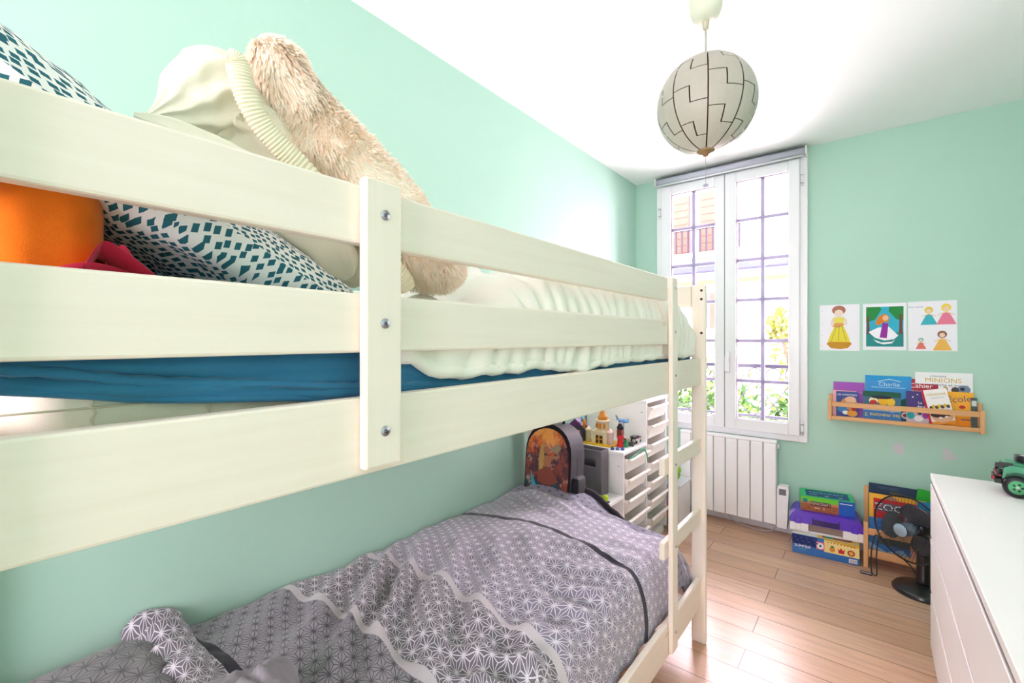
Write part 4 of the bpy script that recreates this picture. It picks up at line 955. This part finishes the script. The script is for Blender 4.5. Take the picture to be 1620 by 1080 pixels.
book('dark violet starry book tucked beside the dark red exercise book', .158, zb, .100, .185, 3.556, (56, 36, 120), [('txt', 'La', .062, .118, .020, WT), ('txt', 'dent', .066, .096, .020, WT), ('ell', .03, .15, .004, .004, WT), ('ell', .05, .165, .003, .003, WT), ('ell', .075, .15, .003, .003, WT), ('rect', .0, .0, .10, .07, c_(214, 190, 204)), ('ell', .02, .04, .018, .02, c_(40, 170, 176)), ('ell', .055, .025, .02, .016, c_(240, 240, 240)), ('ell', .085, .045, .014, .018, c_(156, 64, 170)), ('ell', .06, .055, .010, .008, c_(40, 60, 90))], .006, lean=3, group=GW)
book('white book leaning crookedly with a red spine at the wall ledge front', .262, zb - .004, .110, .200, 3.530, (244, 242, 240),
     [('rect', .0, .0, .010, .20, c_(206, 24, 52)), ('txt', 'MINIONS', .06, .170, .020, c_(206, 170, 40)), ('rect', .035, .150, .09, .1515, INK)] + [('ell', .025 + .012 * k, .098 + .006 * (k % 2), .008, .010, c_(*((236, 196, 60) if k % 2 else (80, 74, 60)))) for k in range(7)] + [('rect', .010, .0, .11, .018, c_(232, 150, 40)), ('ell', .062, .040, .045, .030, c_(226, 178, 140)), ('ell', .058, .058, .046, .020, c_(72, 48, 40)), ('ell', .078, .040, .008, .006, WT), ('ell', .052, .037, .008, .006, WT)], .005, lean=2, roll=-12, group=GW)
book('thin dark green book at the end of the wall ledge farthest from the window', .430, zb, .024, .165, 3.550, (66, 84, 80), [('rect', .002, .12, .022, .15, c_(206, 216, 214))], .006, lean=2, group=GW)

# toy boxes stacked on the floor
S1 = empty('game_box', (-.235, 3.37, 0), 'blue and yellow game box at the bottom of the floor stack', 'box')
Ms = Matrix.Translation((-.392, 3.300, 0)) @ Matrix.Rotation(R(5), 4, 'Z')
m = MB(); m.box(0, .335, 0, .25, 0.001, .118, flat((26, 104, 180), .35, coat=.3), Ms)
m.build('box', S1, bevel=.002)
pt = [('rect', .0, .055, .13, .115, c_(24, 44, 110)), ('rect', .165, .042, .335, .117, c_(250, 226, 150)), ('poly', [(.165, .112), (.335, .100), (.335, .117), (.165, .117)], c_(236, 186, 40)), ('rect', .125, .05, .167, .095, c_(236, 130, 150)), ('ell', .146, .072, .017, .018, WT), ('ell', .146, .072, .006, .008, c_(40, 110, 70)),
      ('txt', 'SUMMER', .055, .048, .022, WT), ('txt', 'GAME', .055, .030, .014, c_(60, 190, 120)), ('ell', .205, .066, .014, .016, c_(230, 150, 60)), ('ell', .205, .082, .008, .006, c_(30, 130, 90)), ('poly', [(.236, .052), (.262, .052), (.266, .082), (.256, .07), (.248, .086), (.240, .07), (.232, .08)], c_(206, 40, 46)), ('ell', .296, .066, .018, .018, c_(180, 80, 40)), ('ell', .296, .066, .010, .011, c_(240, 180, 90)), ('rect', .285, .010, .325, .034, WT)]
pt += [('rect', .03 * k % .13, .058 + .02 * (k // 4), .03 * k % .13 + .014, .066 + .02 * (k // 4), c_(60, 84, 150)) for k in range(12)] + [('rect', .289 + .0032 * k, .013, .2905 + .0032 * k, .031, INK) for k in range(11)] + [('rect', .18 + .016 * k, .104, .188 + .016 * k, .110, c_(*((60, 140, 70) if k % 2 else (206, 60, 46)))) for k in range(9)]
m = MB(); art(m, pt, Ms); m.build('printed_front', S1)
m = MB()
art(m, [('rect', .0, .0, .335, .25, c_(236, 206, 110)), ('rect', .0, .0, .13, .25, c_(236, 234, 226)), ('rect', .155, .02, .30, .2, c_(150, 84, 60)), ('rect', .17, .02, .21, .12, c_(50, 150, 96))], Ms @ Matrix.Translation((0, 0, .1185)) @ Matrix.Rotation(R(-90), 4, 'X')); m.build('printed_top', S1)
Tb = Matrix.Translation((-.408, 3.325, .120)) @ Matrix.Rotation(R(5), 4, 'Z')
tb = empty('toolbox', (-.22, 3.42, .12), 'white plastic toolbox with purple lid in the middle of the floor stack', 'toolbox')
PURP = flat((88, 44, 196), .3, var=.1, coat=.3); WPL = flat((240, 238, 240), .35)
m = MB()
m.box(0, .372, .02, .19, 0, .012, WPL, Tb); m.box(0, .10, 0, .19, .0122, .062, WPL, Tb); m.box(.272, .372, 0, .19, .0122, .062, WPL, Tb); m.box(.1002, .2718, .03, .19, .0122, .062, flat((150, 130, 120), .5), Tb)
for x_ in (.030, .316): m.box(x_, x_ + .030, -.006, .0005, .015, .058, WPL, Tb)
m.build('tray', tb, bevel=.003)
m = MB(); 
m.prism([(0, .063), (.372, .063), (.376, .085), (.362, .118), (.345, .135), (.03, .135), (.012, .118), (-.004, .085)], -.004, .192, PURP, Tb)
lid = m.build('lid', tb, bevel=.008, seg=3)
m = MB(); m.box(.118, .256, -.0055, -.0035, .066, .108, flat((40, 20, 96), .4), Tb); m.box(.124, .25, -.010, -.0056, .098, .108, PURP, Tb); m.build('handle_recess', lid)
for x_ in (.026, .312):
    m = MB(); m.box(x_, x_ + .034, -.010, -.0041, .058, .098, PURP, Tb); m.build('latch', tb, bevel=.003)
Mc = Matrix.Translation((-.352, 3.36, .2565)) @ Matrix.Rotation(R(9), 4, 'Z')
S3 = empty('game_box', (-.21, 3.44, .2565), 'green and brown block-game box with lettering on top of the floor stack', 'box')
m = MB(); m.box(0, .275, 0, .17, 0, .088, flat((50, 190, 84), .35, coat=.3), Mc); m.build('box', S3, bevel=.0015)
m = MB(); art(m, [('rect', .0, .0, .195, .045, c_(168, 96, 62)), ('rect', .0, .045, .195, .062, c_(206, 130, 84)), ('rect', .0, .06, .195, .088, c_(110, 206, 60)), ('rect', .195, .0, .275, .088, c_(28, 92, 190)), ('rect', .2, .070, .262, .074, WT), ('rect', .05, .036, .155, .062, c_(90, 60, 46)), ('txt', 'MINECRAFT', .102, .049, .021, c_(226, 206, 204), 0, .9), ('rect', .07, .018, .125, .028, c_(206, 160, 140)), ('rect', .01, .05, .035, .075, c_(40, 130, 130))] + [('rect', .012 + .022 * k, .004 + .014 * (k % 3), .026 + .022 * k, .014 + .014 * (k % 3), c_(146, 78, 52)) for k in range(8)], Mc); m.build('printed_front', S3)
m = MB(); art(m, [('rect', .0, .0, .275, .17, c_(52, 196, 120)), ('rect', .03, .02, .255, .15, c_(22, 78, 122)), ('txt', 'MINECRAFT', .14, .105, .036, c_(120, 210, 214), 0, .95), ('rect', .05, .06, .09, .066, c_(150, 214, 230)), ('rect', .13, .05, .15, .056, WT), ('rect', .20, .045, .22, .052, WT)], Mc @ Matrix.Translation((0, 0, .0885)) @ Matrix.Rotation(R(-90), 4, 'X')); m.build('printed_top', S3)

# floor ledge with picture books
fl = empty('floor_book_rack', (.27, 3.42, 0), 'pale wooden book rack standing on the floor behind the fan', 'book rack')
fy0, fy1 = 3.335, 3.50
for xa in (-.040, .56):
    bx('upright', fl, xa, xa + .022, fy0, fy0 + .022, 0, .265, PINE_Z, .003); bx('upright', fl, xa, xa + .022, fy1, fy1 + .022, 0, .435, PINE_Z, .003)
    bx('end_tie', fl, xa + .003, xa + .019, fy0 + .0225, fy1 - .0005, .075, .10, PINE, .002)
for z in (.075, .195): bx('front_rail', fl, -.0175, .5595, fy0 + .003, fy0 + .018, z, z + .036, PINE, .002)
bx('bottom_shelf', fl, -.0175, .5595, fy0 + .0185, fy1 + .02, .060, .074, PINE, .002)
GF = 'picture books in the floor rack'; zf = .0745
book('tall navy picture book at the back of the floor rack', -.016, zf, .23, .385, 3.480, (30, 46, 72), [('rect', .0, .33, .23, .385, c_(36, 56, 84)), ('rect', .1, .335, .15, .35, c_(84, 84, 60)), ('txt', 'HISTOIRES', .09, .365, .02, c_(84, 110, 140))], lean=3, group=GF)
book('yellow picture book with red front band and white ZOO title', -.014, zf, .255, .335, 3.440, (242, 178, 44), [('rect', .02, .18, .255, .310, c_(214, 24, 30)), ('rect', .028, .238, .162, .288, INK), ('txt', 'ZOO', .092, .262, .052, WT, 0, 1.15), ('ell', .10, .318, .03, .010, c_(176, 130, 110)), ('ell', .085, .185, .016, .012, c_(240, 150, 40)), ('ell', .05, .27, .006, .006, c_(240, 110, 80)), ('ell', .15, .275, .006, .006, c_(240, 110, 80))], lean=3, group=GF)
book('blue and white book in the front of the floor rack', -.014, zf, .19, .205, 3.400, (44, 110, 176), [('rect', .07, .13, .19, .205, c_(226, 206, 222)), ('ell', .055, .17, .03, .02, c_(36, 96, 180)), ('ell', .11, .165, .02, .018, c_(236, 160, 190)), ('rect', .02, .10, .17, .135, c_(240, 184, 70)), ('rect', .04, .06, .19, .10, c_(70, 84, 78)), ('poly', [(.0, .06), (.08, .02), (.15, .05), (.19, .0), (.0, .0)], c_(150, 190, 226))], lean=2, group=GF)
book('pink and brown book low in the floor rack behind the fan guard', .17, zf, .12, .18, 3.390, (214, 150, 130), [('ell', .06, .10, .03, .03, c_(184, 96, 120)), ('ell', .08, .05, .02, .03, c_(120, 160, 70))], lean=2, group=GF)
book('bright green book leaning at the end of the floor rack', .165, zf + .02, .20, .380, 3.462, (28, 168, 40), [('rect', .01, .05, .19, .30, c_(24, 150, 40))], lean=3, roll=6, group=GF)
book('sky blue picture book leaning behind the fan blades', .200, zf + .0, .20, .335, 3.425, (34, 140, 206), [('ell', .06, .2, .03, .05, c_(180, 214, 236)), ('ell', .05, .1, .03, .03, c_(60, 90, 120))], lean=3, roll=0, group=GF)

# ------------------------------------------------------------------ desk fan on the floor
fx, fyc, fzc = .143, 3.075, .356
fan = empty('desk_fan', (.205, 3.185, 0), 'black desk fan with wire guard standing on the floor by the dresser', 'fan')
FB = flat((24, 23, 28), .3, var=.1, coat=.4)
m = MB(); m.lathe([(.122, 0), (.124, .010), (.112, .026), (.07, .042), (.035, .048), (.0, .05)], FB, Matrix.Translation((.205, 3.190, 0)), 36); m.build('base', fan)
m = MB(); m.lathe([(.034, .045), (.030, .07), (.027, .22), (.024, .30)], FB, Matrix.Translation((.210, 3.195, 0)), 20); m.build('pole', fan)
nrm = Vector((-.60, -.80, 0)).normalized(); rt = Vector((.80, -.60, 0)); upv = Vector((0, 0, 1))
Mf = Matrix.Identity(4)
for i in range(3): Mf[i][0], Mf[i][1], Mf[i][2], Mf[i][3] = rt[i], upv[i], nrm[i], (fx, fyc, fzc)[i]
m = MB(); m.lathe([(.0, -.14), (.035, -.135), (.045, -.11), (.045, -.06), (.038, -.045)], FB, Mf, 20); m.build('motor_housing', fan)
m = MB(); m.lathe([(.0, .028), (.026, .024), (.034, .008), (.034, -.03)], flat((110, 132, 152), .25, coat=.5), Mf, 24); m.build('hub', fan)
BL, bn, bb_ = mk('smoky_blade', .25, .5); bb_.inputs['Base Color'].default_value = lin((52, 58, 66))
for k in range(3):
    a0 = R(68 + 120 * k); Q = []
    for i in range(13):
        r_ = .030 + .105 * i / 12; hw = R(44) * math.sin(math.pi * (.18 + .72 * i / 12)) ** .8
        Q.append([Mf @ Vector((r_ * math.cos(a0 + hw * s_), r_ * math.sin(a0 + hw * s_), -.012 + .020 * s_)) for s_ in [-1 + q / 6 for q in range(13)]])
    m = MB(); m.grid(Q, BL); m.build('blade', fan, solid=.002)
GU = flat((44, 44, 50), .3, .4)
def ringM(r_, z, t, mb): mb.tube([(r_ * math.cos(2 * math.pi * k / 48), r_ * math.sin(2 * math.pi * k / 48), z) for k in range(48)], t, GU, 6, Mf, True)
for front in (1, 0):
    m = MB(); zc = .052 if front else -.06
    for k in range(60):
        a = 2 * math.pi * k / 60
        p = [(r_ * math.cos(a + .5 * (r_ / .163) * front), r_ * math.sin(a + .5 * (r_ / .163) * front), zc * (1 - (r_ / .163) ** 3)) for r_ in (.034, .07, .105, .138, .155, .163)]
        m.tube(p, .0009, GU, 4, Mf)
    for r_ in (.034, .10): ringM(r_, zc * (1 - (r_ / .163) ** 3), .0012, m)
    if front: m.lathe([(.0, .056), (.030, .056), (.034, .051), (.0, .050)], flat((150, 176, 196), .25, coat=.5), Mf, 24)
    m.build('front_guard' if front else 'rear_guard', fan)
m = MB(); ringM(.165, 0, .0042, m); m.build('guard_rim', fan)
m = MB(); m.tube(catmull([(.21, 3.22, .02), (.16, 3.27, .10), (.07, 3.30, .16), (.02, 3.29, .22), (.0, 3.28, .16), (-.005, 3.27, .06), (.0, 3.26, .008), (.02, 3.25, .01), (.018, 3.26, .10), (.025, 3.275, .20)], 6), .0035, FB, 7); m.build('power_cord', fan)
m = MB(); m.box(-.055, .0, 3.235, 3.252, 0, .014, FB); tag(m.build('power_plug', bevel=.004), 'black power plug lying on the floor in front of the book rack', 'plug')

# ------------------------------------------------------------------ white chest of drawers
CHEST = flat((234, 231, 229), .42, var=.02)
dx0, dx1, dy0, dy1 = .188, .675, .93, 2.53
dr = empty('chest_of_drawers', (.43, 1.73, 0), 'long white chest of drawers along the right wall', 'chest of drawers')
bx('top_board', dr, dx0, dx1, dy0, dy1, .757, .780, CHEST, .0015)
bx('side_panel', dr, dx0 + .022, dx1, dy1 - .022, dy1 - .0005, 0, .7565, CHEST, .0015); bx('side_panel', dr, dx0 + .022, dx1, dy0 + .0005, dy0 + .022, 0, .7565, CHEST, .0015)
bx('divider', dr, dx0 + .03, dx1, 1.720, 1.740, .05, .7565, CHEST, 0)
bx('back_panel', dr, dx1 - .006, dx1, dy0 + .0225, dy1 - .0225, .02, .7565, CHEST, 0)
bx('plinth', dr, dx0 + .03, dx0 + .046, dy0 + .0225, dy1 - .0225, 0, .05, CHEST, 0)
for ya, yb in ((1.7315, dy1), (dy0, 1.7285)):
    for k in range(3):
        z1 = .737 - k * .2265; z0 = z1 - .2115
        m = MB(); m.prism([(dx0, z0), (dx0 + .018, z0), (dx0 + .018, z1 - .012), (dx0 + .004, z1), (dx0, z1)], ya, yb, CHEST)
        m.box(dx0 + .0185, dx1 - .03, ya + .03, yb - .03, z0 + .02, z1 - .03, CHEST)
        m.build('drawer', dr, bevel=.0015)

# ------------------------------------------------------------------ green toy off-roader on the chest
car = empty('toy_car', (.50, 2.36, .7805), 'green toy off-road car with a spare wheel on the white chest', 'toy car')
Mk = Matrix.Translation((.355, 2.325, .7805)) @ Matrix.Rotation(R(-4), 4, 'Z')      # local +x runs to the rear
TG = flat((62, 150, 112), .3, var=.06, coat=.3); TGD = flat((34, 104, 78), .35)
m = MB()
for y0, y1 in ((0, .018), (.112, .13)):      # wings with wheel arches
    m.prism([(.004, .060), (.008, .098), (.022, .108), (.155, .100), (.155, .05), (.096, .05), (.089, .072), (.072, .085), (.034, .087), (.014, .078), (.008, .062)], y0, y1, TG, Mk)
m.box(.010, .155, .0185, .1115, .060, .098, TGD, Mk); m.build('wing', car, bevel=.003)
m = MB(); m.prism([(.008, .060), (.008, .108), (.016, .114), (.150, .112), (.150, .060)], .030, .100, TG, Mk); m.build('bonnet', car, bevel=.003)
m = MB(); m.prism([(.1555, .045), (.1555, .116), (.176, .175), (.34, .175), (.352, .045)], .004, .126, TG, Mk); cab = m.build('cabin', car, bevel=.003)
m = MB(); m.prism([(.186, .122), (.194, .165), (.245, .165), (.245, .122)], .002, .128, flat((60, 74, 80), .1), Mk); m.prism([(.255, .122), (.255, .165), (.325, .165), (.33, .122)], .002, .128, flat((60, 74, 80), .1), Mk); m.build('side_window', cab)
m = MB(); m.prism([(.158, .1755), (.158, .184), (.35, .184), (.35, .1755)], .0, .13, flat((236, 234, 228), .4), Mk); m.build('roof', car, bevel=.002)
m = MB(); m.cyl((.066, .065, .1165), (.066, .065, .138), .028, BLACK, 24, None, Mk); m.cyl((.066, .065, .138), (.066, .065, .139), .014, flat((206, 206, 206), .4), 16, None, Mk); m.build('spare_wheel', car, bevel=.003)
m = MB(); m.box(.06, .155, .036, .094, .1125, .1155, flat((226, 222, 214), .4), Mk); m.build('bonnet_plate', car)
m = MB(); m.box(-.014, .004, .006, .124, .040, .056, BLACK, Mk); m.box(-.010, .006, .02, .11, .062, .072, flat((110, 26, 30), .4), Mk); m.box(-.022, -.013, .012, .022, .05, .064, flat((150, 30, 34), .4), Mk); m.build('bumper', car, bevel=.002)
m = MB()
for y in (.018, .112): MB().cyl((.004, y, .080), (-.006, y, .080), .010, BLACK, 14, None, Mk).build('headlamp', car)
m.box(-.012, .01, .010, .020, .096, .112, BLACK, Mk); m.box(-.004, .03, .002, .014, .108, .116, BLACK, Mk); m.build('mirror', car)
for x_ in (.040, .262):
    for y0, y1 in ((-.012, .020), (.110, .142)):
        m = MB(); yo, yi = (y0, y1) if y0 < 0 else (y1, y0)
        prof = [(.018, 0), (.034, .002), (.037, .008), (.037, .024), (.034, .030), (.018, .032)]
        Wm = Mk @ Matrix.Translation((x_, y0, .037)) @ Matrix.Rotation(R(-90), 4, 'X')
        m.lathe(prof, BLACK, Wm, 28); wh = m.build('wheel', car)
        m = MB(); sg = -1 if y0 < 0 else 1
        m.cyl((x_, yo + sg * .0005, .037), (x_, yo - sg * .004, .037), .0235, flat((96, 190, 130), .35), 22, .021, Mk)
        for a in range(5): m.cyl((x_ + .011 * math.cos(a * 1.257), yo + sg * .0012, .037 + .011 * math.sin(a * 1.257)), (x_ + .011 * math.cos(a * 1.257), yo, .037 + .011 * math.sin(a * 1.257)), .004, flat((40, 60, 50), .4), 8, None, Mk)
        m.cyl((x_, yo + sg * .003, .037), (x_, yo, .037), .005, flat((206, 206, 206), .3, .6), 10, None, Mk); m.build('rim', wh)
